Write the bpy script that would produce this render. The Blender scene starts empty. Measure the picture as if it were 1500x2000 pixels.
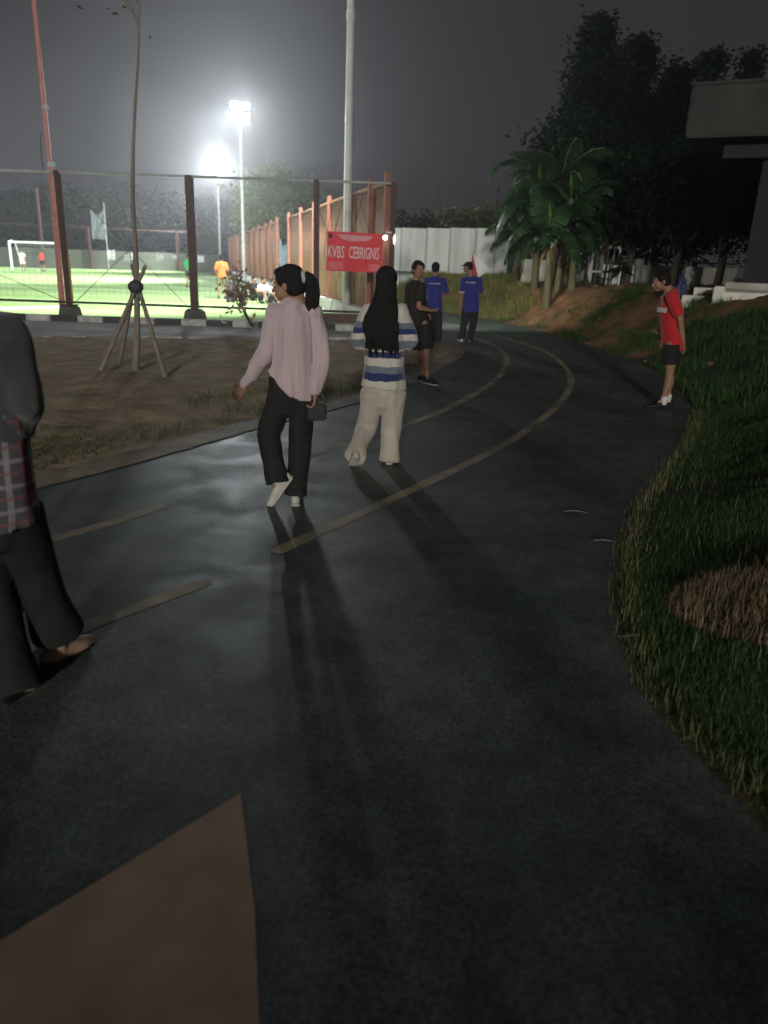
import bpy, bmesh, math, random
import numpy as np
from mathutils import Vector as V, Matrix, noise
R = math.radians
random.seed(7)
sc = bpy.context.scene
col = sc.collection

# ------------------------------------------------------------------ camera
FPX, PIT, ROL, CH = 1450.0, R(18.5), R(2.0), 1.6
fw = V((0, math.cos(PIT), -math.sin(PIT))); r0 = V((1, 0, 0)); u0 = V((0, math.sin(PIT), math.cos(PIT)))
cr = r0*math.cos(ROL) + u0*math.sin(ROL); cu = u0*math.cos(ROL) - r0*math.sin(ROL)
cam_d = bpy.data.cameras.new('camera'); cam = bpy.data.objects.new('camera', cam_d); col.objects.link(cam)
cam.matrix_world = Matrix(((cr.x, cu.x, -fw.x, 0), (cr.y, cu.y, -fw.y, 0), (cr.z, cu.z, -fw.z, CH), (0, 0, 0, 1)))
cam_d.sensor_fit = 'VERTICAL'; cam_d.sensor_height = 36; cam_d.lens = 36*FPX/2000
cam_d.clip_start = 0.05; cam_d.clip_end = 1000
cam_d.dof.use_dof = True; cam_d.dof.focus_distance = 6.0; cam_d.dof.aperture_fstop = 1.8
sc.camera = cam

def at(px, py, D):                       # where the sight line of a spot crosses the plane y = D (metres)
    d = fw*FPX + cr*(px-750) - cu*(py-1000)
    return V((0, 0, CH)) + d*(D/d.y)
def gr(px, py, z=0.0):
    d = fw*FPX + cr*(px-750) - cu*(py-1000)
    return V((0, 0, CH)) + d*((z-CH)/d.z)

# ------------------------------------------------------------------ world, lights, exposure
w = bpy.data.worlds.new('World'); sc.world = w; w.use_nodes = True
nt = w.node_tree; nt.nodes.clear()
out = nt.nodes.new('ShaderNodeOutputWorld'); bg = nt.nodes.new('ShaderNodeBackground')
tc = nt.nodes.new('ShaderNodeTexCoord'); sep = nt.nodes.new('ShaderNodeSeparateXYZ'); ramp = nt.nodes.new('ShaderNodeValToRGB')
nt.links.new(tc.outputs['Generated'], sep.inputs[0]); nt.links.new(sep.outputs['Z'], ramp.inputs[0])
ramp.color_ramp.elements[0].color = (0.034, 0.031, 0.034, 1); ramp.color_ramp.elements[0].position = 0.0
ramp.color_ramp.elements[1].color = (0.016, 0.0155, 0.018, 1); ramp.color_ramp.elements[1].position = 0.75
nt.links.new(ramp.outputs[0], bg.inputs[0]); bg.inputs[1].default_value = 1.0
nt.links.new(bg.outputs[0], out.inputs[0])
sc.view_settings.view_transform = 'Standard'; sc.view_settings.look = 'None'
sc.view_settings.exposure = 0.0; sc.view_settings.gamma = 1.0
sc.cycles.use_denoising = True
sc.cycles.max_bounces = 5; sc.cycles.diffuse_bounces = 2; sc.cycles.glossy_bounces = 2; sc.cycles.volume_bounces = 0
sc.cycles.transparent_max_bounces = 8
sc.cycles.sample_clamp_indirect = 4.0

LAMP1 = V((-18.7, 85, 10.65)); LAMP2 = V((-10.25, 54, 10.4)); LAMP3 = V((-1.35, 23, 10.6))
def spot(name, loc, target, power, ang, size=0.3, blend=0.6, c=(0.93, 0.98, 1.0)):
    l = bpy.data.lights.new(name, 'SPOT'); l.energy = power; l.spot_size = R(ang); l.spot_blend = blend
    l.shadow_soft_size = size; l.color = c
    o = bpy.data.objects.new(name, l); col.objects.link(o); o.location = loc
    o.rotation_euler = (V(target)-V(loc)).to_track_quat('-Z', 'Y').to_euler()
    return o
K_PITCH, K_TRACK = 36000, 2900
spot('floodlight_beam', LAMP1+V((-.3, -.7, -.1)), (-44, 78, 0), K_PITCH*1.5, 110)
spot('floodlight_beam', LAMP2+V((-.6, -.4, -.1)), (-32, 50, 0), K_PITCH*1.4, 112)
spot('floodlight_beam', LAMP3+V((-.6, .3, -.1)), (-16, 33, 0), K_PITCH*.8, 115)
for (x, y, dx, dy) in ((-47, 30, 20, 13), (-55, 56, 26, 4), (-62, 84, 26, 0)):  # three unseen lamps added past the left touchline to brighten the pitch
    spot('floodlight_beam', (x, y, 10.5), (x+dx, y+dy, 0), K_PITCH*1.3, 103)
# the two heads whose beams also reach the running track
spot('floodlight_beam', LAMP1+V((.3, -.8, -.1)), (-3, 12, 0), K_TRACK*5.0, 60, .5)
spot('floodlight_beam', LAMP2+V((.2, -.7, -.1)), (-1, 8, 0), K_TRACK*.95, 80, .5)
# unseen fill lamp added behind the photographer, brightens backs, walls and trees
spot('added_fill_beam', (-5, -62, 13), (1, 14, 1), 112000, 60, 2.2, .5, (1.0, .95, .87))

# ------------------------------------------------------------------ materials
MATS = {}
def mat(name, c, rough=.8, c2=None, scale=5, bump=0, bscale=40, spec=.3, metal=0, emit=None, stretch=(1, 1, 1), sheen=0, trans=0, detail=5):
    if name in MATS: return MATS[name]
    m = bpy.data.materials.new(name); m.use_nodes = True; n = m.node_tree; b = n.nodes['Principled BSDF']
    b.inputs['Base Color'].default_value = (*c, 1); b.inputs['Roughness'].default_value = rough
    b.inputs['Specular IOR Level'].default_value = spec; b.inputs['Metallic'].default_value = metal
    if sheen: b.inputs['Sheen Weight'].default_value = sheen
    if emit:
        b.inputs['Emission Color'].default_value = (*emit[0], 1); b.inputs['Emission Strength'].default_value = emit[1]
    t = n.nodes.new('ShaderNodeTexCoord'); mp = n.nodes.new('ShaderNodeMapping'); mp.inputs['Scale'].default_value = stretch
    n.links.new(t.outputs['Object'], mp.inputs[0])
    if c2 is None: c2 = tuple(x*.78 for x in c)
    nz = n.nodes.new('ShaderNodeTexNoise'); nz.inputs['Scale'].default_value = scale; nz.inputs['Detail'].default_value = detail
    n.links.new(mp.outputs[0], nz.inputs['Vector'])
    rp = n.nodes.new('ShaderNodeValToRGB'); rp.color_ramp.elements[0].position = .35; rp.color_ramp.elements[1].position = .65
    rp.color_ramp.elements[0].color = (*c, 1); rp.color_ramp.elements[1].color = (*c2, 1)
    n.links.new(nz.outputs['Fac'], rp.inputs[0]); n.links.new(rp.outputs[0], b.inputs['Base Color'])
    if bump:
        n2 = n.nodes.new('ShaderNodeTexNoise'); n2.inputs['Scale'].default_value = bscale; n2.inputs['Detail'].default_value = 6
        n.links.new(mp.outputs[0], n2.inputs['Vector'])
        bp = n.nodes.new('ShaderNodeBump'); bp.inputs['Strength'].default_value = bump; bp.inputs['Distance'].default_value = .02
        n.links.new(n2.outputs['Fac'], bp.inputs['Height']); n.links.new(bp.outputs[0], b.inputs['Normal'])
    if trans:
        tr = n.nodes.new('ShaderNodeBsdfTranslucent'); mx = n.nodes.new('ShaderNodeMixShader'); mx.inputs[0].default_value = trans
        n.links.new(rp.outputs[0], tr.inputs[0]); n.links.new(b.outputs[0], mx.inputs[1]); n.links.new(tr.outputs[0], mx.inputs[2])
        n.links.new(mx.outputs[0], n.nodes['Material Output'].inputs[0])
    m['rampname'] = rp.name
    MATS[name] = m
    return m

def striped(name, bands, axis='Z', period=None, rough=.9):
    """bands: list of (start, colour) along object z in metres, constant steps"""
    m = mat(name, (.5, .5, .5), rough, sheen=.3, bump=.25, bscale=90)
    n = m.node_tree; b = n.nodes['Principled BSDF']
    t = n.nodes.new('ShaderNodeTexCoord'); s = n.nodes.new('ShaderNodeSeparateXYZ'); n.links.new(t.outputs['Object'], s.inputs[0])
    nz = n.nodes.new('ShaderNodeTexNoise'); nz.inputs['Scale'].default_value = 6
    ad = n.nodes.new('ShaderNodeMath'); ad.operation = 'MULTIPLY_ADD'; ad.inputs[1].default_value = .03
    n.links.new(nz.outputs['Fac'], ad.inputs[0]); n.links.new(s.outputs[axis], ad.inputs[2])
    rp = n.nodes.new('ShaderNodeValToRGB'); rp.color_ramp.interpolation = 'CONSTANT'
    mr = n.nodes.new('ShaderNodeMapRange'); mr.inputs['From Min'].default_value = bands[0][0]; mr.inputs['From Max'].default_value = bands[-1][0]
    n.links.new(ad.outputs[0], mr.inputs['Value']); n.links.new(mr.outputs[0], rp.inputs[0])
    lo, hi = bands[0][0], bands[-1][0]
    e = rp.color_ramp.elements
    e[0].position = 0; e[0].color = (*bands[0][1], 1); e[1].position = 1; e[1].color = (*bands[-1][1], 1)
    for z, c in bands[1:-1]:
        q = e.new((z-lo)/(hi-lo)); q.color = (*c, 1)
    n.links.new(rp.outputs[0], b.inputs['Base Color'])
    return m

# ------------------------------------------------------------------ mesh helpers
def tag(o, label=None, cat=None, group=None, kind=None):
    if label: o['label'] = label
    if cat: o['category'] = cat
    if group: o['group'] = group
    if kind: o['kind'] = kind
    return o
def empty(name, loc, label, cat, group=None):
    o = bpy.data.objects.new(name, None); col.objects.link(o); o.location = loc; o.empty_display_size = .2
    return tag(o, label, cat, group)
def link(name, me, m, parent=None, loc=None):
    o = bpy.data.objects.new(name, me); col.objects.link(o)
    if m is not None:
        me.materials.clear(); me.materials.append(m)
    if parent is not None: o.parent = parent
    if loc is not None: o.location = loc
    return o
def npmesh(name, vs, fs, k):
    me = bpy.data.meshes.new(name)
    vs = np.asarray(vs, np.float32); fs = np.asarray(fs, np.int32).reshape(-1, k)
    me.vertices.add(len(vs)); me.vertices.foreach_set('co', vs.ravel())
    me.loops.add(fs.size); me.loops.foreach_set('vertex_index', fs.ravel())
    me.polygons.add(len(fs)); me.polygons.foreach_set('loop_start', np.arange(0, fs.size, k, dtype=np.int32))
    me.polygons.foreach_set('loop_total', np.full(len(fs), k, np.int32))
    me.update(calc_edges=True); me.validate()
    return me

class MB:
    def __init__(s): s.v = []; s.f = []
    def box(s, c, d, rz=0, rot=None):
        c = V(c); M = rot if rot is not None else Matrix.Rotation(rz, 3, 'Z'); b = len(s.v)
        for z in (-1, 1):
            for (x, y) in ((-1, -1), (1, -1), (1, 1), (-1, 1)):
                s.v.append(c + M @ V((x*d[0]/2, y*d[1]/2, z*d[2]/2)))
        for q in ((0, 3, 2, 1), (4, 5, 6, 7), (0, 1, 5, 4), (1, 2, 6, 5), (2, 3, 7, 6), (3, 0, 4, 7)): s.f.append([b+i for i in q])
        return s
    def tube(s, pts, rad, side=(1, 0, 0), n=14, sub=3, dome=True):
        pts = [V(p) for p in pts]; rad = [(r, r) if not isinstance(r, tuple) else r for r in rad]
        P = []; Rr = []
        m = len(pts)
        for i in range(m-1):
            p0 = pts[max(i-1, 0)]; p1 = pts[i]; p2 = pts[i+1]; p3 = pts[min(i+2, m-1)]
            for k in range(sub):
                t = k/sub; t2 = t*t; t3 = t2*t
                P.append(.5*((2*p1)+(p2-p0)*t+(2*p0-5*p1+4*p2-p3)*t2+(3*p1-p0-3*p2+p3)*t3) if m > 2 else p1.lerp(p2, t))
                u = t*t*(3-2*t)
                Rr.append((rad[i][0]*(1-u)+rad[i+1][0]*u, rad[i][1]*(1-u)+rad[i+1][1]*u))
        P.append(pts[-1]); Rr.append(rad[-1])
        T = [(P[min(i+1, len(P)-1)]-P[max(i-1, 0)]).normalized() for i in range(len(P))]
        if dome:
            def cap(p, t, r):
                h = min(r); return [(p+t*h*.55, (r[0]*.84, r[1]*.84)), (p+t*h*.9, (r[0]*.45, r[1]*.45))]
            e = cap(P[-1], T[-1], Rr[-1]); b_ = cap(P[0], -T[0], Rr[0])
            P = [b_[1][0], b_[0][0]] + P + [e[0][0], e[1][0]]; Rr = [b_[1][1], b_[0][1]] + Rr + [e[0][1], e[1][1]]
            T = [T[0], T[0]] + T + [T[-1], T[-1]]
        sd = V(side); base = len(s.v)
        for p, t, r in zip(P, T, Rr):
            q = sd - t*sd.dot(t)
            if q.length < 1e-3: q = V((0, 1, 0)) - t*t.y
            q.normalize(); o = t.cross(q)
            for j in range(n):
                a = 2*math.pi*j/n; s.v.append(p + q*(r[0]*math.cos(a)) + o*(r[1]*math.sin(a)))
        for i in range(len(P)-1):
            for j in range(n):
                a = base+i*n+j; b = base+i*n+(j+1) % n; s.f.append([a, b, b+n, a+n])
        s.f.append([base+j for j in range(n)][::-1]); e = base+(len(P)-1)*n; s.f.append([e+j for j in range(n)])
        return s
    def ell(s, c, r, f=(0, 1, 0), u=(0, 0, 1), n=16, m=10):
        c = V(c); f = V(f).normalized(); u = V(u); x = f.cross(u).normalized(); u = x.cross(f).normalized(); b = len(s.v)
        s.v.append(c-u*r[2])
        for i in range(1, m):
            a = -math.pi/2+math.pi*i/m
            for j in range(n):
                t = 2*math.pi*j/n
                s.v.append(c + x*(r[0]*math.cos(a)*math.cos(t)) + f*(r[1]*math.cos(a)*math.sin(t)) + u*(r[2]*math.sin(a)))
        s.v.append(c+u*r[2]); e = len(s.v)-1
        for j in range(n): s.f.append([b, b+1+(j+1) % n, b+1+j])
        for i in range(m-2):
            for j in range(n):
                a = b+1+i*n+j; q = b+1+i*n+(j+1) % n; s.f.append([a, q, q+n, a+n])
        for j in range(n): s.f.append([e, e-n+j, e-n+(j+1) % n])
        return s
    def me(s, name):
        me = bpy.data.meshes.new(name); me.from_pydata([tuple(v) for v in s.v], [], s.f); me.update()
        return me
    def build(s, name, m, parent=None, smooth=False, bevel=0, loc=None, label=None):
        me = s.me(name)
        if bevel:
            bm = bmesh.new(); bm.from_mesh(me); bmesh.ops.bevel(bm, geom=bm.edges[:], offset=bevel, segments=2, affect='EDGES', clamp_overlap=True); bm.to_mesh(me); bm.free()
        if smooth: me.polygons.foreach_set('use_smooth', [True]*len(me.polygons))
        o = link(name, me, m, parent, loc)
        if label: o['label'] = label
        return o
    def fuse(s, name, m, parent, vox=.007, smooth=4, fold=None, label=None):
        """union of all shells as one continuous skin"""
        me = s.me('tmp'); o = bpy.data.objects.new('tmp', me); col.objects.link(o)
        rm = o.modifiers.new('r', 'REMESH'); rm.mode = 'VOXEL'; rm.voxel_size = vox; rm.use_smooth_shade = True
        if smooth:
            sm = o.modifiers.new('s', 'SMOOTH'); sm.factor = .5; sm.iterations = smooth
        dg = bpy.context.evaluated_depsgraph_get(); me2 = bpy.data.meshes.new_from_object(o.evaluated_get(dg))
        bpy.data.objects.remove(o); bpy.data.meshes.remove(me)
        if fold:
            amp, sx, sz = fold
            nn = [v.normal.copy() for v in me2.vertices]
            for v, q in zip(me2.vertices, nn):
                c = v.co
                v.co = c + q*amp*(.25 + noise.noise((c.x*sx+3, c.y*sx, c.z*sz)) + .5*noise.noise((c.x*sx*2.3, c.y*sx*2.3+7, c.z*sz*2.5)))
            me2.update()
        me2.name = name
        me2.polygons.foreach_set('use_smooth', [True]*len(me2.polygons))
        o2 = link(name, me2, m, parent)
        if label: o2['label'] = label
        return o2

def sheet(name, outline, z, m, kind='structure', thick=0):
    bm = bmesh.new(); vs = [bm.verts.new((x, y, z)) for x, y in outline]; f = bm.faces.new(vs)
    if f.normal.z < 0: f.normal_flip()
    bmesh.ops.triangulate(bm, faces=[f]); me = bpy.data.meshes.new(name); bm.to_mesh(me); bm.free()
    o = link(name, me, m); tag(o, kind=kind); return o
def spline(pts, sub=6):
    pts = [V((p[0], p[1], 0)) for p in pts]; o = []; m = len(pts)
    for i in range(m-1):
        p0 = pts[max(i-1, 0)]; p1 = pts[i]; p2 = pts[i+1]; p3 = pts[min(i+2, m-1)]
        for k in range(sub):
            t = k/sub; q = .5*((2*p1)+(p2-p0)*t+(2*p0-5*p1+4*p2-p3)*t*t+(3*p1-p0-3*p2+p3)*t**3); o.append((q.x, q.y))
    o.append((pts[-1].x, pts[-1].y)); return o
def ribbon(name, pts, width, z, m):
    p = spline(pts); vs = []; fs = []
    for i, (x, y) in enumerate(p):
        a = V((*p[max(i-1, 0)], 0)); b = V((*p[min(i+1, len(p)-1)], 0)); t = (b-a).normalized(); nx, ny = -t.y, t.x
        wv = width*(1+.22*noise.noise((x*4, y*4, 0)))*min(1, .7+.3*min(i, len(p)-1-i))
        vs += [(x+nx*wv/2, y+ny*wv/2, z), (x-nx*wv/2, y-ny*wv/2, z)]
        if i: fs.append((2*i-2, 2*i-1, 2*i+1, 2*i))
    o = link(name, npmesh(name, vs, fs, 4), m); return tag(o, kind='structure')

# ------------------------------------------------------------------ ground
OUT = spline([(1.6, -14), (1.55, -4), (1.35, 0), (1.22, 1.86), (1.1, 2.44), (1.12, 3.05), (1.37, 4.0), (1.88, 5.23), (3.16, 7.67), (3.98, 10.0), (4.6, 13.9),
              (4.37, 17.6), (3.96, 21.2), (3.05, 24.4), (1.93, 27.1), (.7, 28.6), (-1, 32), (-3.5, 40), (-8.5, 60), (-14, 80), (-20, 105), (-28, 140)], 8)
OA = np.array(OUT)
def out_dist(x, y):
    x = np.atleast_1d(x).astype(float); y = np.atleast_1d(y).astype(float)
    A = OA[:-1]; B = OA[1:]; d = B-A; L = (d**2).sum(1)
    best = np.full(x.shape, 1e9); sgn = np.ones(x.shape)
    for i in range(len(A)):
        t = np.clip(((x-A[i, 0])*d[i, 0]+(y-A[i, 1])*d[i, 1])/L[i], 0, 1)
        ex = x-(A[i, 0]+t*d[i, 0]); ey = y-(A[i, 1]+t*d[i, 1]); dist = np.hypot(ex, ey)
        c = d[i, 0]*ey-d[i, 1]*ex; m = dist < best
        best = np.where(m, dist, best); sgn = np.where(m, np.where(c < 0, 1, -1), sgn)
    return best*sgn
def vnoise(x, y, s, seed=0):
    return np.array([noise.fractal((a*s, b*s, seed), 1.0, 2.0, 4) for a, b in zip(x, y)])
def terrain(x, y):
    x = np.atleast_1d(np.asarray(x, float)); y = np.atleast_1d(np.asarray(y, float))
    d = out_dist(x, y); t = np.clip(d/2.7, 0, 1); s = t*t*(3-2*t)
    near = np.clip((y-2)/6, 0, 1)
    h = s*(.5+.62*near)
    n1 = vnoise(x, y, .9, 3); n2 = vnoise(x, y, 3.0, 8)
    h = h + np.clip(d/.8, 0, 1)*(n1*.10+n2*.035)*np.where(y > 12, 2.0, 1)
    return np.where(d > 0, h + .004, -.012)
def T(x, y): return float(terrain([x], [y])[0])

def ground_mesh():
    xs = np.unique(np.concatenate([np.linspace(-140, -12, 20), np.linspace(-12, 0, 12), np.arange(0, 12, .12), np.linspace(12, 30, 30), np.linspace(30, 140, 14)]))
    ys = np.unique(np.concatenate([np.linspace(-60, -3, 14), np.arange(-3, 14, .14), np.arange(14, 40, .22), np.linspace(40, 140, 30)]))
    X, Y = np.meshgrid(xs, ys); x = X.ravel(); y = Y.ravel(); z = terrain(x, y)
    nx = len(xs); ny = len(ys); i = np.arange(nx*ny).reshape(ny, nx)
    f = np.stack([i[:-1, :-1], i[:-1, 1:], i[1:, 1:], i[1:, :-1]], -1).reshape(-1, 4)
    me = npmesh('ground', np.stack([x, y, z], 1), f, 4); me.polygons.foreach_set('use_smooth', [True]*len(me.polygons)); return me

def ground_mat():
    m = mat('earth_and_grass', (.25, .135, .065), .95, (.13, .08, .04), 2.5, bump=.9, bscale=7, spec=.15)
    n = m.node_tree; b = n.nodes['Principled BSDF']; rp = n.nodes[m['rampname']]
    t = n.nodes.new('ShaderNodeTexCoord'); nz = n.nodes.new('ShaderNodeTexNoise'); nz.inputs['Scale'].default_value = .55; nz.inputs['Detail'].default_value = 7
    n.links.new(t.outputs['Object'], nz.inputs['Vector'])
    sp = n.nodes.new('ShaderNodeSeparateXYZ'); n.links.new(t.outputs['Object'], sp.inputs[0])
    # the right bank near the track is turf, the mound further off is bare earth
    mr = n.nodes.new('ShaderNodeMapRange'); mr.inputs['From Min'].default_value = 13; mr.inputs['From Max'].default_value = 17
    mr.inputs['To Min'].default_value = .28; mr.inputs['To Max'].default_value = -.1
    n.links.new(sp.outputs['Y'], mr.inputs['Value'])
    ad = n.nodes.new('ShaderNodeMath'); ad.operation = 'ADD'; n.links.new(nz.outputs['Fac'], ad.inputs[0]); n.links.new(mr.outputs[0], ad.inputs[1])
    r2 = n.nodes.new('ShaderNodeValToRGB'); r2.color_ramp.elements[0].position = .5; r2.color_ramp.elements[1].position = .6
    n.links.new(ad.outputs[0], r2.inputs[0])
    mx = n.nodes.new('ShaderNodeMix'); mx.data_type = 'RGBA'
    n.links.new(r2.outputs[0], mx.inputs['Factor']); n.links.new(rp.outputs[0], mx.inputs['A']); mx.inputs['B'].default_value = (.035, .055, .018, 1)
    n.links.new(mx.outputs['Result'], b.inputs['Base Color'])
    return m
tag(link('ground', ground_mesh(), ground_mat()), kind='structure')

def track_mat():
    m = mat('track_paint', (.038, .055, .050), .5, (.082, .099, .090), 1.1, bump=.05, bscale=90, spec=.35, detail=8)
    n = m.node_tree; b = n.nodes['Principled BSDF']; t = n.nodes.new('ShaderNodeTexCoord')
    nz = n.nodes.new('ShaderNodeTexNoise'); nz.inputs['Scale'].default_value = 2.4; nz.inputs['Detail'].default_value = 12; nz.inputs['Distortion'].default_value = .5
    n.links.new(t.outputs['Object'], nz.inputs['Vector'])
    mr = n.nodes.new('ShaderNodeMapRange'); mr.inputs['From Min'].default_value = .35; mr.inputs['From Max'].default_value = .65
    mr.inputs['To Min'].default_value = .50; mr.inputs['To Max'].default_value = .64
    n.links.new(nz.outputs['Fac'], mr.inputs['Value']); n.links.new(mr.outputs[0], b.inputs['Roughness'])
    # stone grain and old scuffs in the paint
    rp = n.nodes[m['rampname']]; g = n.nodes.new('ShaderNodeTexNoise'); g.inputs['Scale'].default_value = 75; g.inputs['Detail'].default_value = 4
    n.links.new(t.outputs['Object'], g.inputs['Vector']); gm = n.nodes.new('ShaderNodeMapRange'); gm.inputs['From Min'].default_value = .3; gm.inputs['From Max'].default_value = .7; gm.inputs['To Min'].default_value = .45; gm.inputs['To Max'].default_value = 1.5
    n.links.new(g.outputs['Fac'], gm.inputs['Value']); s2 = n.nodes.new('ShaderNodeTexNoise'); s2.inputs['Scale'].default_value = 5; s2.inputs['Detail'].default_value = 10; s2.inputs['Roughness'].default_value = .7
    n.links.new(t.outputs['Object'], s2.inputs['Vector']); sm = n.nodes.new('ShaderNodeMapRange'); sm.inputs['From Min'].default_value = .35; sm.inputs['From Max'].default_value = .65; sm.inputs['To Min'].default_value = .7; sm.inputs['To Max'].default_value = 1.35
    n.links.new(s2.outputs['Fac'], sm.inputs['Value']); mu = n.nodes.new('ShaderNodeMath'); mu.operation = 'MULTIPLY'; n.links.new(gm.outputs[0], mu.inputs[0]); n.links.new(sm.outputs[0], mu.inputs[1])
    vm = n.nodes.new('ShaderNodeVectorMath'); vm.operation = 'SCALE'; n.links.new(rp.outputs[0], vm.inputs[0]); n.links.new(mu.outputs[0], vm.inputs['Scale']); n.links.new(vm.outputs[0], b.inputs['Base Color'])
    return m
M_TRACK = track_mat()
LEFT = spline([(-9, -14), (-7.2, -4), (-5.2, 1.5), (-3.6, 3.9), (-2.54, 5.21), (-1.43, 7.3), (-.37, 9.2), (.33, 11.0), (1.02, 13.5), (1.3, 14.8), (1.1, 16.0), (.2, 16.9), (-.6, 17.2)], 8)
trk = LEFT + [(-.6, 18.25), (.35, 18.5), (.4, 20.5), (-1.5, 27.4), (-4.6, 38), (-9.6, 57), (-16, 80)] + [p for p in OUT[::-1] if p[1] < 82 and p[1] > -14]
sheet('running_track', trk, .004, M_TRACK)
# dirt island between track and service path
M_DIRT = mat('dirt', (.46, .36, .25), .95, (.29, .23, .155), 3, bump=1.0, bscale=9, spec=.1, detail=8)
isl = [p for p in LEFT if p[1] < 16.6] + [(-.68, 16.3), (-3.5, 15.6), (-6.73, 14.5), (-14, 12.4), (-30, 8), (-30, -14)]
def island():
    bm = bmesh.new(); f = bm.faces.new([bm.verts.new((x, y, 0)) for x, y in isl])
    bmesh.ops.triangulate(bm, faces=[f]); me = bpy.data.meshes.new('x'); bm.to_mesh(me); bm.free()
    from mathutils.bvhtree import BVHTree
    bv = BVHTree.FromPolygons([v.co for v in me.vertices], [p.vertices for p in me.polygons])
    bl = V((0, 0, -1)); la = np.array(LEFT)
    xs = np.arange(-14, 1.4, .12); ys = np.arange(0, 17, .12); idx = {}; vs = []; fs = []
    def ins(x, y): return bv.ray_cast(V((x, y, 1)), bl)[0] is not None
    for i, x in enumerate(xs):
        for j, y in enumerate(ys):
            if ins(x, y):
                dd = np.hypot(la[:, 0]-x, la[:, 1]-y).min(); k = min(max(dd-.18, 0)/.6, 1)
                idx[i, j] = len(vs); vs.append((x, y, .0095+k*(.04+.05*noise.fractal((x*.9, y*.9, 1), 1, 2, 4))))
    for (i, j) in list(idx):
        if (i+1, j) in idx and (i, j+1) in idx and (i+1, j+1) in idx: fs.append((idx[i, j], idx[i+1, j], idx[i+1, j+1], idx[i, j+1]))
    me2 = npmesh('dirt_island', vs, fs, 4); me2.polygons.foreach_set('use_smooth', [True]*len(me2.polygons)); return me2
tag(link('dirt_ground', sheet('dirt_ground', isl, .008, M_DIRT).data, M_DIRT), kind='structure')
bpy.data.objects.remove([o for o in col.objects if o.name.startswith('dirt_ground')][0])
for o in col.objects:
    if o.name.startswith('dirt_ground'): o.name = 'dirt_verge'
tag(link('dirt_island', island(), M_DIRT), kind='structure')

M_TAN = mat('worn_tan_paint', (.33, .26, .17), .7, (.15, .13, .09), 2.5, bump=.4, spec=.3, detail=8)
def worn(name, c):
    m = mat(name, c, .65, tuple(x*.7 for x in c), 5, spec=.35, detail=8)
    n = m.node_tree; b = n.nodes['Principled BSDF']; rp = n.nodes[m['rampname']]
    t = n.nodes.new('ShaderNodeTexCoord'); nz = n.nodes.new('ShaderNodeTexNoise'); nz.inputs['Scale'].default_value = 2.2; nz.inputs['Detail'].default_value = 9
    n.links.new(t.outputs['Object'], nz.inputs['Vector']); r2 = n.nodes.new('ShaderNodeValToRGB')
    r2.color_ramp.elements[0].position = .42; r2.color_ramp.elements[1].position = .70
    n.links.new(nz.outputs['Fac'], r2.inputs[0]); mx = n.nodes.new('ShaderNodeMix'); mx.data_type = 'RGBA'
    n.links.new(r2.outputs[0], mx.inputs['Factor']); n.links.new(rp.outputs[0], mx.inputs['A']); mx.inputs['B'].default_value = (.055, .066, .060, 1)
    n.links.new(mx.outputs['Result'], b.inputs['Base Color']); return m
M_LINE = worn('worn_lane_paint', (.38, .31, .19))
ribbon('track_edging', [(p[0]+.02, p[1]) for p in LEFT[::4]], .32, .0115, M_TAN)
ribbon('lane_line', [(-4.2, 1.6), (-2.9, 3.05), (-1.94, 4.05), (-1.48, 4.75)], .095, .0056, M_LINE)
ribbon('lane_line', [(-.80, 6.0), (-.68, 6.2), (.13, 7.55), (.91, 9.2), (1.79, 11.9), (2.26, 14.9), (2.09, 17.4), (1.6, 19.2), (.9, 20.5)], .095, .0056, M_LINE)
ribbon('lane_line', [(-3, .6), (-2.1, 2.0), (-1.32, 3.0), (-.90, 3.54)], .095, .0056, M_LINE)
ribbon('lane_line', [(-.62, 3.96), (-.45, 4.25), (.18, 5.28), (1.23, 7.13), (2.28, 9.66), (2.93, 12.2), (3.16, 15.3), (2.72, 18.6), (2.2, 20.6), (1.4, 22.6), (.3, 24.6)], .095, .0056, M_LINE)
M_PATCH = mat('brown_paint', (.35, .25, .175), .75, (.27, .195, .14), 7, bump=.1, bscale=90, spec=.3, detail=8)
sheet('painted_patch', [(-1.6, .70), (-1.25, 1.02), (-.9, 1.37), (-.42, 1.93), (-.30, 1.5), (-.235, 1.19), (-.15, .7), (-.05, 0), (-1.6, 0)], .0070, M_PATCH)
# yellowish dry edge along the outer side of the track
M_EDGE = mat('dry_grass_edge', (.09, .075, .04), .9, (.05, .05, .028), 6, bump=.5)
ribbon('track_outer_edging', [p for p in OUT[::6] if -2 < p[1] < 34], .07, .0058, M_EDGE)

bw = empty('shade_wall', (0, -5.0, 0), 'low unseen wall added behind the photographer to shade the foreground, outside the frame', 'wall')  # added blocker, holds the fill lamp off the near ground
MB().box((0, 0, .6), (26, .18, 1.2)).build('shade_wall_face', mat('plain_concrete', (.2, .2, .19), .9, bump=.3), bw, bevel=.01)
MB().box((0, 0, 1.24), (26, .26, .08)).build('coping', mat('plain_concrete', (.2, .2, .19)), bw, bevel=.01)
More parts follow.
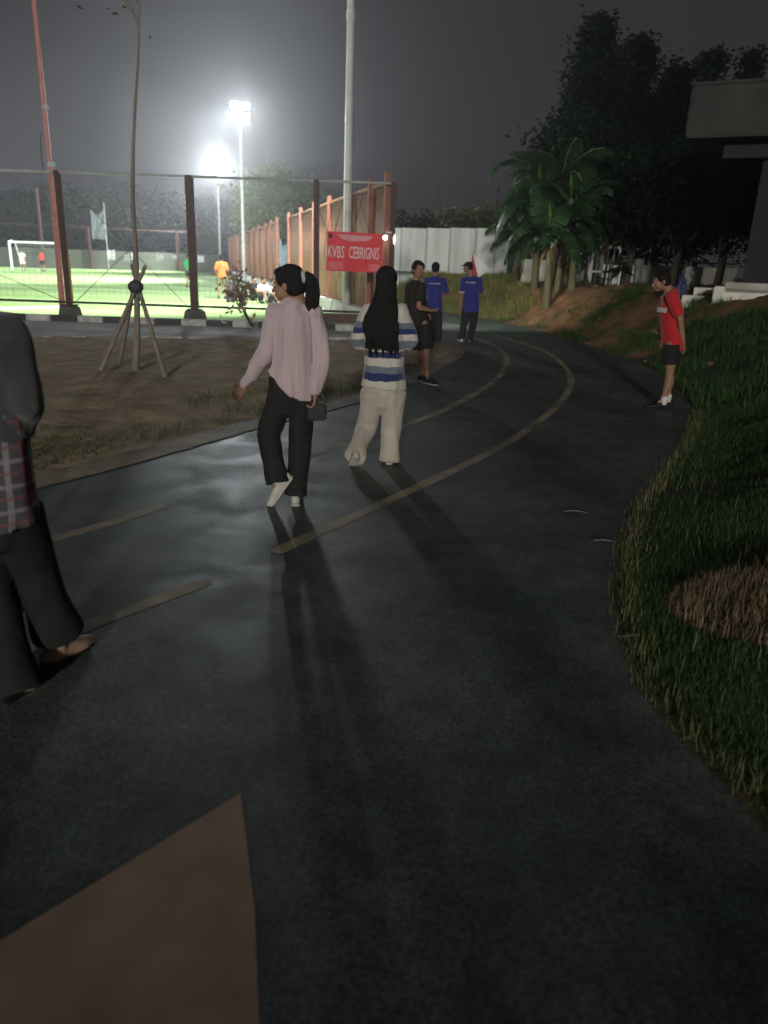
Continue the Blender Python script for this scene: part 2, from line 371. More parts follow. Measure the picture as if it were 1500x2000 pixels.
# service path and kerbs
M_PATH = mat('path_concrete', (.42, .43, .40), .8, (.30, .31, .29), 1.4, bump=.3, bscale=15)
PN = [(-30, 8.0), (-14, 12.4), (-6.73, 14.57), (-3.5, 15.6), (-.68, 16.42), (.25, 16.95)]
PF = [(.33, 18.42), (-3.5, 18.5), (-9.4, 18.3), (-30, 17.9)]
sheet('service_path', PN + PF, .018, M_PATH)
def blocks(name, a, b, L, wd, h, mats, skip=()):
    a = V((*a, 0)); b = V((*b, 0)); d = (b-a); n = int(d.length/L); rz = math.atan2(d.y, d.x)
    for mi, m in enumerate(mats):
        mb = MB()
        for i in range(n):
            if i in skip or i % len(mats) != mi: continue
            c = a+d*((i+.5)/n); mb.box((c.x, c.y, h/2), (L*.97, wd, h), rz)
        o = mb.build(name, m, bevel=.012); tag(o, kind='structure')
M_KW = mat('kerb_white', (.55, .55, .52), .8, (.3, .3, .28), 6, bump=.3)
M_KB = mat('kerb_black', (.04, .04, .042), .8, (.07, .065, .06), 6, bump=.3)
blocks('kerb', (-30, 18.1), (-.1, 18.62), .62, .2, .16, (M_KW, M_KB))
blocks('path_kerb', (-14, 12.36), (-6.73, 14.5), .8, .14, .07, (M_KW, M_PATH), skip=(3, 7, 8))
blocks('path_kerb', (-6.73, 14.5), (-.68, 16.35), .8, .14, .07, (M_KW, M_PATH), skip=(1, 4, 5))

# football pitch
def turf_mat():
    m = mat('turf', (.36, .52, .20), .85, (.31, .47, .17), 2, bump=.4, bscale=60, spec=.2)
    n = m.node_tree; b = n.nodes['Principled BSDF']; rp = n.nodes[m['rampname']]
    t = n.nodes.new('ShaderNodeTexCoord'); s = n.nodes.new('ShaderNodeSeparateXYZ'); n.links.new(t.outputs['Object'], s.inputs[0])
    wv = n.nodes.new('ShaderNodeMath'); wv.operation = 'MULTIPLY'; wv.inputs[1].default_value = .2; n.links.new(s.outputs['Y'], wv.inputs[0])
    fr = n.nodes.new('ShaderNodeMath'); fr.operation = 'FRACT'; n.links.new(wv.outputs[0], fr.inputs[0])
    gt = n.nodes.new('ShaderNodeMath'); gt.operation = 'GREATER_THAN'; gt.inputs[1].default_value = .5; n.links.new(fr.outputs[0], gt.inputs[0])
    mx = n.nodes.new('ShaderNodeMix'); mx.data_type = 'RGBA'; mx.blend_type = 'MULTIPLY'
    n.links.new(gt.outputs[0], mx.inputs['Factor']); n.links.new(rp.outputs[0], mx.inputs['A']); mx.inputs['B'].default_value = (.72, .80, .7, 1)
    n.links.new(mx.outputs['Result'], b.inputs['Base Color']); return m
sheet('football_pitch', [(-34, 18.25), (-.15, 18.75), (-.35, 20), (-18.4, 88), (-70, 72)], .02, turf_mat())
M_WL = mat('line_white', (.8, .8, .78), .8, (.7, .7, .68), 9)
def seg(a, b, wd, z=.024):
    a = V((*a, 0)); b = V((*b, 0)); t = (b-a).normalized(); q = V((-t.y, t.x, 0))*wd/2
    return sheet('pitch_line', [(a+q)[:2], (b+q)[:2], (b-q)[:2], (a-q)[:2]], z, M_WL)
seg((-34, 19.3), (-.9, 19.75), .16); seg((-.95, 19.9), (-17.4, 83), .12, .026); seg((-60, 66.5), (-17.5, 80), .14); seg((-40, 33), (-5, 36), .12)
seg((-11.4, 21.3), (-9.7, 23.6), .9, .028)

# ------------------------------------------------------------------ posts, fences, wall
M_RED = mat('red_oxide_paint', (.085, .032, .026), .6, (.055, .022, .018), 7, bump=.2)
M_FOOT = mat('footing_concrete', (.12, .12, .11), .9, (.08, .08, .075), 5, bump=.5)
M_STEEL = mat('galvanised', (.55, .56, .55), .45, (.42, .43, .42), 5, metal=.3)
M_WIRE = mat('cable', (.06, .06, .06), .6)
M_CONDUIT = mat('yellow_conduit', (.5, .35, .08), .5)
FY = 18.95
fence = empty('pitch_fence', (-5, FY, 0), 'rust red post and rail fence along the near side of the bright green pitch', 'fence')
def loc(p): return V(p) - V((-5, FY, 0))
for k, (bx, tx, py) in enumerate(((-16.4, -16.4, 0), (-11.9, -11.9, 0), (-7.95, -7.95, 0), (-4.85, -4.85, 0), (-1.85, -1.9, 0), (-.03, -.03, 0))):
    hgt = 3.4; wd = .13 if k != 3 else .17
    mb = MB(); mb.box(loc((bx, FY, .35+hgt/2-.17)), (wd, wd, hgt-.34)); mb.box(loc((bx, FY, .37)), (.34, .34, .03))
    p = mb.build('post', M_RED, fence, bevel=.012)
    fb = MB(); b = len(fb.v)
    fb.tube([loc((bx, FY, .02)), loc((bx, FY, .35))], [.33, .26], n=4, sub=1, dome=False); fb.build('footing', M_FOOT, p, bevel=.02)
    if k == 2:
        MB().tube([loc((bx+.13, FY-.1, .45)), loc((bx+.13, FY-.1, 1.5))], [.02, .02], n=8).build('conduit', M_CONDUIT, p)
for z, r_ in ((3.38, .028), (.44, .03)):
    MB().tube([loc((-16.4, FY-.02, z)), loc((-.03, FY-.02, z))], [r_, r_], n=8, sub=1).build('rail', M_STEEL if z > 1 else M_WIRE, fence)
for a, b in (((-11.9, 3.3), (-9.9, .45)), ((-7.95, 3.3), (-5.0, .4)), ((-11.9, 1.9), (-8.1, .45)), ((-7.8, .45), (-5.6, 2.4))):
    MB().tube([loc((a[0], FY+.03, a[1])), loc((b[0], FY+.03, b[1]))], [.008, .008], n=6, sub=1).build('brace_wire', M_WIRE, fence)
nm = MB()
for i in range(110):
    x_ = -16.3+i*.148; nm.tube([loc((x_, FY+.06, .5)), loc((x_, FY+.06, 3.34))], [.0022]*2, n=3, sub=1, dome=False)
for i in range(20):
    nm.tube([loc((-16.3, FY+.062, .5+i*.148)), loc((-.1, FY+.062, .5+i*.148))], [.0022]*2, n=3, sub=1, dome=False)
nm.build('net', mat('net_cord', (.18, .18, .17), .8), fence)
MB().box(loc((-1.0, FY+.02, .27)), (1.5, .03, .24)).build('kick_board', mat('brown_board', (.13, .075, .06), .8, bump=.3), fence)

tall = empty('net_pole', (-8.2, FY+.15, 0), 'tall thin pinkish red net pole rising past the top of the frame at left', 'pole')
MB().tube([(0, 0, 0), (.04, 0, 3.5), (.05, 0, 10.2)], [.08, .055, .04], n=12).build('shaft', mat('pink_red_paint', (.55, .2, .17), .45, spec=.5), tall)
MB().box((.09, -.02, 4.75), (.12, .1, .06)).build('bracket', M_STEEL, tall); MB().box((.09, -.02, 3.55), (.14, .1, .1)).build('bracket', M_STEEL, tall)
cb = MB().tube([(-.12, 0, 3.4), (-.14, .02, 3.8), (-.1, 0, 4.2)], [.012]*3, n=6).build('cable_loop', M_WIRE, tall)

# corner wall (sheet panels lit by the floodlights)
A0 = V((-.05, 19.05, 0)); WD = V((-.27, 1, 0)); WN = WD.normalized()
def ws(s, z=0, off=0): return A0 + WD*s + V((0, 0, z)) + V((-WN.y, WN.x, 0))*off      # off > 0: towards the pitch
M_PANEL = mat('orange_sheet', (.29, .13, .06), .6, (.19, .088, .045), 1.2, bump=.15, spec=.35, stretch=(1, 1, .25))
M_PINK = mat('salmon_post', (.34, .135, .08), .5, (.26, .10, .065), 4)
M_WHITE = mat('white_plaster', (.55, .54, .5), .85, (.38, .37, .34), 3, bump=.3)
wall = empty('sheet_wall', A0, 'long orange corrugated sheet wall with salmon posts running down the right side of the pitch', 'wall')
def wl(p): return p - A0
posts = [.15, 1.8, 4.4, 7.5, 10.5, 13.7, 17.3]
posts2 = [21.6, 24.4, 27.4, 31, 35, 39, 43.5, 48, 53, 58, 63]
TOPZ = 3.45
def panel(s0, s1):
    L = (s1-s0); n = int(L*6); vs = []; fs = []
    for i in range(n+1):
        s = s0+L*i/n; o = .022 if i % 2 else -.022
        for z in (.42, TOPZ-.08):
            for th in (0, .012): vs.append(wl(ws(s, z, o+th)))
    for i in range(n):
        a = 4*i; b = a+4
        fs += [(a, b, b+2, a+2), (a+1, a+3, b+3, b+1), (a+2, b+2, b+3, a+3), (a, a+1, b+1, b)]
    link('panel', npmesh('panel', vs, fs, 4), M_PANEL, wall)
rzw = math.atan2(WN.y, WN.x)
for lst in (posts, posts2):
    for i, s in enumerate(lst):
        MB().box(wl(ws(s, .4+1.58, .1)), (.13, .13, TOPZ-.25+.15), rzw).box(wl(ws(s, TOPZ+.13, .1)), (.08, .08, .1), rzw).build('post', M_PINK, wall, bevel=.01)
        if i < len(lst)-1: panel(s+.02, lst[i+1]-.02)
    a, b = lst[0], lst[-1]
    MB().tube([wl(ws(a, TOPZ, .05)), wl(ws(b, TOPZ, .05))], [.05, .05], n=8, sub=1).build('top_rail', M_PINK, wall)
    L = (ws(b)-ws(a)).length
    MB().box(wl(ws((a+b)/2, .2, .05)), (L, .34, .4), rzw).build('plinth', M_WHITE, wall, bevel=.02)
for s0 in (4.9, 6.3, 2.2):
    MB().tube([wl(ws(s0, 3.3, .2)), wl(ws(s0+1.2, 2.0, .25)), wl(ws(s0+.6, .5, .2))], [.012]*3, n=6).build('brace_cable', M_WIRE, wall)
# greyish tarpaulin sagging in the gap of the wall
def drape(name, a, b, z0, z1, nx, nz, amp, m, label=None, cat=None, parent=None, org=None, sag=.2, seed=0, thick=.008, group=None):
    a = V(a); b = V(b); d = b-a; nrm = V((-d.y, d.x, 0)).normalized(); org = a.copy() if org is None else V(org); vs = []; fs = []
    for t in (0, 1):
        for i in range(nx+1):
            for j in range(nz+1):
                u = i/nx; v = j/nz; z = z0+(z1-z0)*v - sag*math.sin(math.pi*u)*v
                o = amp*noise.fractal((u*4+seed, v*2, seed), 1, 2, 3)
                vs.append(a+d*u+nrm*(o+t*thick)+V((0, 0, z))-V((org.x, org.y, org.z)))
    N = (nx+1)*(nz+1)
    for i in range(nx):
        for j in range(nz):
            q = i*(nz+1)+j; fs += [(q, q+nz+1, q+nz+2, q+1), (q+N, q+1+N, q+nz+2+N, q+nz+1+N)]
    for i in range(nx):
        for j in (0, nz):
            q = i*(nz+1)+j; fs.append((q, q+N, q+nz+1+N, q+nz+1))
    for j in range(nz):
        for i in (0, nx):
            q = i*(nz+1)+j; fs.append((q, q+1, q+1+N, q+N))
    me = npmesh(name, vs, fs, 4); me.polygons.foreach_set('use_smooth', [True]*len(fs))
    o = link(name, me, m, parent, org if parent is None else None)
    if label: tag(o, label, cat, group)
    return o
M_TARP = mat('blue_grey_tarp', (.20, .25, .33), .6, (.14, .17, .22), 2, bump=.3)
drape('tarpaulin', ws(17.6), ws(21.4), .4, 2.7, 30, 12, .25, M_TARP, 'blue grey tarpaulin sagging in the gap of the orange wall', 'tarpaulin', sag=.5)

# light masts
M_POLE = mat('pole_white', (.68, .70, .68), .4, (.58, .6, .58), 3, spec=.5)
M_HEAD = mat('lamp_housing', (.2, .2, .2), .5)
M_LAMPON = mat('lamp_glass', (.9, .95, 1), .3, emit=((.86, .95, 1.0), 260))
def mast(loc_, lab, aim, flag=True):
    x, y, h = loc_; e = empty('floodlight_mast', (x, y, 0), lab, 'floodlight', 'floodlight masts along the pitch')
    MB().tube([(0, 0, 0), (0, 0, h*.7), (0, 0, h)], [.13, .105, .075], n=16, dome=False).build('pole', M_POLE, e, smooth=True)
    MB().tube([(0, 0, h*.7-.06), (0, 0, h*.7+.06)], [.125, .125], n=16, sub=1).build('joint_collar', M_POLE, e)
    MB().box((0, 0, .03), (.5, .5, .06)).build('base_plate', M_FOOT, e)
    a = V(aim)-V((x, y, h)); a.z *= .9; a.normalize(); q = a.to_track_quat('Y', 'Z').to_matrix()
    for z_ in (0, .6): MB().box((0, 0, h+z_), (1.3, .08, .08), rot=q).build('cross_arm', M_STEEL, e)
    for k, z_ in ((-.5, 0), (.5, 0), (-.5, .6), (.5, .6)):
        c = V((0, 0, h+.05+z_)) + q @ V((k*.64, .12, 0))
        hd = MB().box(c, (.58, .16, .44), rot=q).build('lamp_head', M_HEAD, e, bevel=.02)
        MB().box(c + q @ V((0, .095, 0)), (.5, .02, .36), rot=q).build('lamp_glass', M_LAMPON, hd)
mast((LAMP1.x, LAMP1.y, 10.6), 'farthest and brightest floodlight on its mast near the orange wall end', (-8, 20, 0))
mast((LAMP2.x, LAMP2.y, 10.35), 'middle floodlight mast standing inside the pitch beside the orange wall', (-8, 14, 0))
mast((LAMP3.x, LAMP3.y, 11.2), 'nearest white mast rising behind the red banner to the top of the frame', (-16, 34, 0))

# lit lamp on the corner post
bl = empty('corner_lamp', (-.2, FY-.1, 2.19), 'small bright white bulb fixed to the corner post beside the red banner', 'lamp')
MB().tube([(.14, .02, .12), (.02, 0, .12)], [.02, .02], n=8).build('bracket', M_STEEL, bl)
MB().tube([(0, 0, .10), (0, 0, .04)], [.03, .035], n=10, sub=1).build('socket', M_HEAD, bl)
MB().ell((0, 0, 0), (.048, .048, .055)).build('bulb', mat('bulb_on', (1, 1, 1), .3, emit=((1, 1, .97), 30)), bl, smooth=True)
spot('bulb_light', (.08, FY-.14, 2.17), (3.6, 28, .8), 1300, 110, .06, .8, (1.0, .98, .9))

# banner
M_BAN = mat('banner_red', (.80, .045, .06), .6, (.70, .04, .055), 3, bump=.1)
M_PRINT = mat('banner_print', (.85, .82, .82), .7, (.78, .72, .72), 30)
M_PRINT2 = mat('banner_small_print', (.82, .38, .40), .7)
M_EMB = mat('banner_dark_emblem', (.10, .02, .07), .7)
c0 = at(639, 451, FY-.22); c1 = at(748, 457, FY-.22); c2 = at(746, 533, FY-.22); c3 = at(637, 528, FY-.22)
ban = empty('banner', (c0+c1+c2+c3)/4, 'red banner with large white letters hung on the near pitch fence by the corner post', 'banner')
bo = ban.location.copy()
def bp(u, v, off=0): return c0.lerp(c1, u).lerp(c3.lerp(c2, u), v) - bo + V((0, -off + .018*math.sin(u*9+v*3), 0))
def bquad(name, u0_, u1_, v0, v1, off, m, parent=ban, nx=24, ny=8, th=.004, curve=0):
    vs = []; fs = []
    for t in (0, 1):
        for i in range(nx+1):
            for j in range(ny+1):
                u = u0_+(u1_-u0_)*i/nx; vv = v0+(v1-v0)*j/ny
                if curve: vv = v0 + (v1-v0)*(j/ny)*(1-curve*(2*i/nx-1)**4)
                vs.append(bp(u, vv, off-t*th))
    N = (nx+1)*(ny+1)
    for i in range(nx):
        for j in range(ny):
            q = i*(ny+1)+j; fs += [(q, q+1, q+ny+2, q+ny+1), (q+N, q+ny+1+N, q+ny+2+N, q+1+N)]
    me = npmesh(name, vs, fs, 4); return link(name, me, m, parent)
bquad('sheet', 0, 1, 0, 1, 0, M_BAN)
bquad('top_strip', .2, .82, .07, .22, .004, M_PRINT2, curve=.8)
bquad('emblem', .03, .10, .05, .17, .004, M_EMB)
def text(parent, s, p, h, wscale, m, name='lettering', rz=0, ex=.002, bold=.0):
    cu_ = bpy.data.curves.new('t', 'FONT'); cu_.body = s; cu_.size = h; cu_.extrude = ex; cu_.offset = bold; cu_.align_x = 'CENTER'; cu_.align_y = 'CENTER'
    cu_.resolution_u = 2
    o = bpy.data.objects.new('t', cu_); col.objects.link(o)
    dg = bpy.context.evaluated_depsgraph_get(); me = bpy.data.meshes.new_from_object(o.evaluated_get(dg)); bpy.data.objects.remove(o)
    M = Matrix.Rotation(rz, 4, 'Z') @ Matrix.Rotation(R(90), 4, 'X') @ Matrix.Diagonal((wscale, 1, 1, 1))
    me.transform(M); me.transform(Matrix.Translation(p)); me.name = name
    return link(name, me, m, parent)
tilt = (c1-c0).normalized()
Wb = (c1-c0).length; Hb = (c3-c0).length
for s, u, ww in (('KVBS', .17, .29), ('CEBRIGNIS', .67, .54)):
    t_ = text(ban, s, V((0, 0, 0)), Hb*.43, 1, M_PRINT, bold=0)
    xs_ = [v.co.x for v in t_.data.vertices]; k = ww*Wb/(max(xs_)-min(xs_)); t_.data.transform(Matrix.Diagonal((k, 1, 1, 1)))
    p = bp(u, .53, .055); ang = math.atan2(tilt.z, tilt.x); t_.data.transform(Matrix.Rotation(-ang, 4, 'Y')); t_.data.transform(Matrix.Translation(p))
for j in range(5):
    bquad('small_print', .04, .30, .78+j*.04, .79+j*.04+.004, .004, M_PRINT2, nx=6, ny=1)
    bquad('small_print', .76, .95, .80+j*.035, .81+j*.035+.004, .004, M_PRINT2, nx=6, ny=1)
for (u, v, q) in ((0, 0, (-1.87, FY-.1, 2.95)), (1, 0, (-.05, FY-.1, 2.85)), (.25, 1, (-1.5, FY-.02, .44)), (.8, 1, (-.5, FY-.02, .44)), (.75, 0, (-.95, FY-.02, 3.38))):
    MB().tube([bp(u, v), V(q)-bo], [.006, .006], n=6, sub=1).build('cord', M_WIRE, ban)

# goal
gl = at(24, 525, 66); gr_ = at(118, 526, 66)
gx0, gx1 = gl.x, gr_.x
goal = empty('football_goal', ((gx0+gx1)/2, 66, 0), 'white football goal frame at the far end of the pitch', 'goal')
gw = (gx1-gx0)/2; gh = at(70, 474, 66).z
for s_ in (-1, 1):
    MB().tube([(s_*gw, 0, 0), (s_*gw, 0, gh)], [.1, .1], n=10, sub=1).build('upright', M_POLE, goal)
    MB().tube([(s_*gw, 0, gh), (s_*gw, 1.0, gh), (s_*gw, 1.8, 0)], [.05]*3, n=8, sub=2).build('stay', M_POLE, goal)
MB().tube([(-gw, 0, gh), (gw, 0, gh)], [.1, .1], n=10, sub=1).build('crossbar', M_POLE, goal)
nb = MB()
for i in range(1, 20):
    x = -gw+2*gw*i/20; nb.tube([(x, 1.0, gh), (x, 1.8, 0)], [.012]*2, n=4, sub=1)
for j in range(1, 10):
    z = gh*j/10; nb.tube([(-gw, 1.8-.8*j/10, z), (gw, 1.8-.8*j/10, z)], [.012]*2, n=4, sub=1)
nb.build('net', mat('net_grey', (.3, .32, .3), .8), goal)

# far fence
FFA = V((-64, 66, 0)); FFB = V((-19.5, 88, 0)); FD = (FFB-FFA)
ff = empty('far_fence', FFA, 'low grey green wall and rust red posts closing the far end of the pitch', 'fence')
nP = 11
MB().box(FD/2+V((0, 0, .95)), (FD.length, .2, 1.9), math.atan2(FD.y, FD.x)).build('wall_base', mat('far_wall', (.10, .105, .085), .9, (.07, .075, .06), .3), ff)
for i in range(nP+1):
    p = FD*(i/nP); h = 7.6 if i in (5, 7, 2) else 4.2
    MB().box(p+V((0, -.2, h/2)), (.22, .22, h)).build('post', M_RED, ff)
MB().tube([V((0, -.2, 4.1)), FD+V((0, -.2, 4.1))], [.06, .06], n=6, sub=1).build('rail', M_RED, ff)
M_CL = mat('white_cloth', (.75, .76, .78), .8)
for k, (px, py, wpx, hpx) in enumerate(((217, 497, 13, 18), (248, 503, 10, 14), (262, 500, 12, 14), (312, 500, 12, 15), (340, 502, 9, 10), (392, 505, 12, 14))):
    p = at(px, py, 68+k*1.4); wv = wpx/1450*72; hv = hpx/1450*72
    drape('banner_cloth', (p.x-wv/2, p.y, 0), (p.x+wv/2, p.y+.1, 0), p.z-hv/2, p.z+hv/2, 8, 6, .15, M_CL, 'white cloth hung along the far pitch wall, %s from the left' % ['first', 'second', 'third', 'fourth', 'fifth', 'sixth'][k], 'cloth', seed=k, sag=.1, group='white cloths on the far wall')
p = at(198, 435, 70)
fl = empty('hanging_flag', (p.x, 70, p.z), 'pale bluish flag drooping from a tall far post', 'flag')
drape('flag_cloth', (-.9, 0, 0), (.3, .05, 0), -1.4, 1.2, 8, 12, .3, mat('pale_cloth', (.20, .22, .25), .8), parent=fl, org=(0, 0, 0), sag=.5, seed=5)
MB().tube([(.35, 0, -5.5), (.35, 0, 1.6)], [.05, .04], n=8, sub=1).build('flag_pole', M_POLE, fl)

# concrete panel wall on the right, behind the mound
M_CON = mat('pale_sheet', (.62, .64, .60), .7, (.46, .49, .46), 1.0, bump=.2, bscale=6, stretch=(2.5, 2.5, .35), detail=8)
M_SEAM = mat('dark_seam', (.08, .10, .09), .8)
CX = [at(px, 500, 33).x for px in (735, 782, 831, 877, 926, 965, 1000)]
pw = empty('panel_wall', (CX[0], 33, 0), 'pale grey upright panel wall behind the walking men', 'wall')
for i in range(len(CX)-1):
    x0, x1 = CX[i]-CX[0], CX[i+1]-CX[0]; tz = [3.02, 3.03, 3.06, 3.10, 3.12, 3.16][i]
    n = 10; vs = []; fs = []
    MB().box(((x0+x1)/2, 0, (tz+.3)/2), (x1-x0-.03, .06+.01*(i % 2), tz-.3)).build('panel', M_CON, pw, bevel=.01)
    MB().box((x1, .03, (tz+.2)/2), (.05, .05, tz-.2)).build('seam_post', M_SEAM, pw)
    MB().box((x0+.06, -.05, (tz+.2)/2), (.012, .012, tz-.3)).build('rib', M_SEAM, pw)
MB().tube([(0, -.12, at(790, 530, 32.9).z), (CX[-1]-CX[0], -.12, at(1000, 543, 32.9).z)], [.04, .04], n=8, sub=1).build('rail', mat('rail_green_grey', (.10, .13, .12), .7), pw)
p = at(1000, 500, 31); q = at(1020, 500, 31)
cp = empty('fence_post', (p.x, 31, 0), 'dark green square post at the right end of the pale panel wall', 'post')
MB().box((0, 0, 1.5), (.3, .2, 2.6)).build('shaft', mat('dark_green_paint', (.02, .06, .045), .6), cp, bevel=.01)
MB().tube([(.45, -.1, .6), (.62, 0, 2.5)], [.07, .07], n=4, sub=1).build('leaning_board', M_TAN, cp)

# low white wall with pillars
M_LW = mat('old_white_wall', (.80, .79, .70), .9, (.62, .61, .53), 2.2, bump=.4, detail=8)
M_GREY = mat('grey_pillar', (.24, .26, .25), .8, (.17, .18, .18), 3)
x0 = at(1020, 510, 29).x
lw = empty('low_wall', (x0, 29, 1.0), 'low off white boundary wall with grey pillars behind the banana plants', 'wall')
for (pa, pb, ty) in ((1020, 1145, 506), (1145, 1245, 515), (1255, 1440, 518)):
    a = at(pa, ty, 29); b = at(pb, ty, 29); 
    MB().box(((a.x+b.x)/2-x0, 0, (a.z+.7)/2-1.0), (b.x-a.x, .15, a.z-.7)).build('wall_section', M_LW, lw, bevel=.01)
for px, ty, wd in ((1146, 478, .3), (1172, 486, .32), (1251, 505, .26), (1354, 508, .3)):
    a = at(px, ty, 28.7); MB().box((a.x-x0, -.25, (a.z+.7)/2-1), (wd, wd, a.z-.7)).build('pillar', M_GREY, lw, bevel=.015)
a = at(1440, 516, 28.8); b = at(1255, 511, 28.8)
MB().tube([(a.x-x0, -.1, a.z-1), (b.x-x0, -.1, b.z-1)], [.03, .03], n=6, sub=1).build('coping_wire', M_WIRE, lw)

# white pipe gate
g0 = at(1160, 482, 27); g1 = at(1212, 486, 27); gz = at(1160, 590, 27).z
gt = empty('pipe_gate', (g0.x, 27, gz), 'white pipe frame gate standing open beside the grey pillar', 'gate')
wg = g1.x-g0.x; hg = g0.z-gz; M_GATE = mat('gate_white', (.6, .6, .57), .5)
MB().tube([(0, 0, 0), (0, 0, hg)], [.045]*2, n=8, sub=1).build('upright', M_GATE, gt)
MB().tube([(wg, 0, hg*.45), (wg, 0, hg)], [.035]*2, n=8, sub=1).build('upright', M_GATE, gt)
for z in (hg, hg*.56):
    MB().tube([(0, 0, z), (wg, 0, z)], [.04]*2, n=8, sub=1).build('crossbar', M_GATE, gt)
a = at(1165, 432, 28); b = at(1214, 480, 28)
nb_ = empty('notice_board', ((a.x+b.x)/2, 28, .9), 'white board seen through leaves above the pipe gate', 'board')
MB().box((0, 0, (a.z+b.z)/2-.9), (b.x-a.x, .04, a.z-b.z)).build('board_face', mat('board_white', (.75, .76, .74), .7), nb_)
MB().tube([(-.3, .05, 0), (-.3, .05, a.z-1)], [.03]*2, n=8, sub=1).build('leg', M_GREY, nb_)
MB().tube([(.3, .05, 0), (.3, .05, a.z-1)], [.03]*2, n=8, sub=1).build('leg', M_GREY, nb_)

# concrete canopy building on the right
BD = 16.0
f0 = at(1352, 168, BD); f1 = at(1349, 270, BD)
bz = at(1430, 605, BD).z
bd = empty('canopy_building', (f0.x, BD, bz), 'building with a heavy grey concrete canopy over dark walls at the right edge', 'building')
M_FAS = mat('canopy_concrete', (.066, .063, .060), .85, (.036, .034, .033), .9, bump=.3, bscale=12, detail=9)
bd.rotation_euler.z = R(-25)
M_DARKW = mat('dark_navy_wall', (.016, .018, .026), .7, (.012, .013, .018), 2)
X = lambda px, py: at(px, py, BD).x - f0.x
zt, zb = f0.z-bz, f1.z-bz
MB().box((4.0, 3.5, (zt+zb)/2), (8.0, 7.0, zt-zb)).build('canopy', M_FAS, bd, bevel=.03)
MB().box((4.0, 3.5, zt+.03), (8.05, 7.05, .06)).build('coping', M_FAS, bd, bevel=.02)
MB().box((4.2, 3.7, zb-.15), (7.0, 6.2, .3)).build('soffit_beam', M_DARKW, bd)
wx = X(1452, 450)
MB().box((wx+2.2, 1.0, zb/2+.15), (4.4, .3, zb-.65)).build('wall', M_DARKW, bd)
MB().box((wx+2.0, .75, (at(1480, 554, BD+.6).z+at(1480, 571, BD+.6).z)/2-bz), (4.6, .3, .2)).build('sill_band', mat('cream_band', (.5, .49, .43), .8, (.35, .34, .3), 4), bd, bevel=.01)
MB().box((wx+2.0, .85, .12), (5.0, .5, .66)).build('plinth', M_LW, bd, bevel=.02)
for k in range(3):
    MB().box((wx-.75+.2*k, 1.2+.3*k, -.02+.16*k), (1.2, .34, .17+.01*k)).build('step', M_LW, bd, bevel=.01)

# ------------------------------------------------------------------ vegetation
def leafmat(n_, c, c2, tr=.25, rough=.55, spec=.35): return mat(n_, c, rough, c2, 1.5, spec=spec, trans=tr, detail=3)
rng = np.random.default_rng(5)
def leaves(centres, size, aspect=.45, droop=.3, jitter=.4, rng=rng):
    """leaf-shaped quads (folded rhombs) at the given points"""
    n = len(centres); a = rng.uniform(0, 2*np.pi, n); tl = rng.normal(-droop, .5, n)
    d = np.stack([np.cos(a)*np.cos(tl), np.sin(a)*np.cos(tl), np.sin(tl)], 1)
    s = np.cross(d, rng.normal(0, 1, (n, 3))); s /= np.linalg.norm(s, axis=1)[:, None]+1e-9
    L = size*rng.uniform(1-jitter, 1+jitter, n)[:, None]; W = L*aspect
    v = np.stack([centres, centres+d*L*.45+s*W*.5, centres+d*L, centres+d*L*.45-s*W*.5], 1).reshape(-1, 3)
    return v, np.arange(4*n).reshape(-1, 4)
def crown_pts(prof, n, clumps, h0, h1, csz, seed):
    """points gathered in clumps along a profile radius(z01)"""
    r = np.random.default_rng(seed); t = r.uniform(0, 1, clumps)**.9; rad = np.array([prof(x) for x in t]); a = r.uniform(0, 2*np.pi, clumps)
    rr = rad*np.sqrt(r.uniform(.15, 1, clumps)); c = np.stack([rr*np.cos(a), rr*np.sin(a), h0+(h1-h0)*t], 1)
    c += r.normal(0, .12, c.shape)
    k = r.integers(0, clumps, n); sz = csz*r.uniform(.5, 1.3, clumps)*(.45+.55*rad/rad.max())
    return c[k] + r.normal(0, 1, (n, 3))*sz[k][:, None]*np.array([1, 1, .7]), c
M_BARK = mat('bark', (.10, .08, .06), .95, (.06, .05, .04), 6, bump=.8, bscale=20)
def tree(loc_, lab, h0, h1, prof, n, clumps, csz, lsz, m, seed, cat='tree', group=None, tr=.15, droop=.3, name='leafy_tree', aspect=.45):
    e = empty(name, loc_, lab, cat, group); pts, cl = crown_pts(prof, n, clumps, h0, h1, csz, seed)
    v, f = leaves(pts, lsz, aspect, droop, rng=np.random.default_rng(seed+99)); link('crown', npmesh('crown', v, f, 4), m, e)
    mb = MB().tube([(0, 0, -.2), (.08, 0, h0*.6+.1), (-.05, .05, (h0+h1)/2), (0, 0, h0+(h1-h0)*.85)], [tr, tr*.75, tr*.45, tr*.12], n=10)
    r = random.Random(seed)
    for q in r.sample(list(range(len(cl))), min(14, len(cl))):
        c = cl[q]; z = max(h0*.5, c[2]-abs(c[0])-abs(c[1])*.8); mb.tube([(0, 0, z), ((c[0])*.5, c[1]*.5, (z+c[2])/2), tuple(c)], [tr*.35, tr*.2, .015], n=6, sub=2)
    mb.build('trunk', M_BARK, e, smooth=True)
    return e
cone = lambda R_: (lambda t: R_*1.15*(1-t)**1.05*(.55+.45*min(1, t*6)) + .10)
ball = lambda R_: (lambda t: R_*max(.15, math.sin(math.pi*(.12+.83*t)))**.7)
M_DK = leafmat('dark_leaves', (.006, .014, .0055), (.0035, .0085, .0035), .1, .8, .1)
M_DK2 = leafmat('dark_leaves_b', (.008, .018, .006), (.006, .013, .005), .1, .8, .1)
GB = 'dark tall trees behind the low wall'
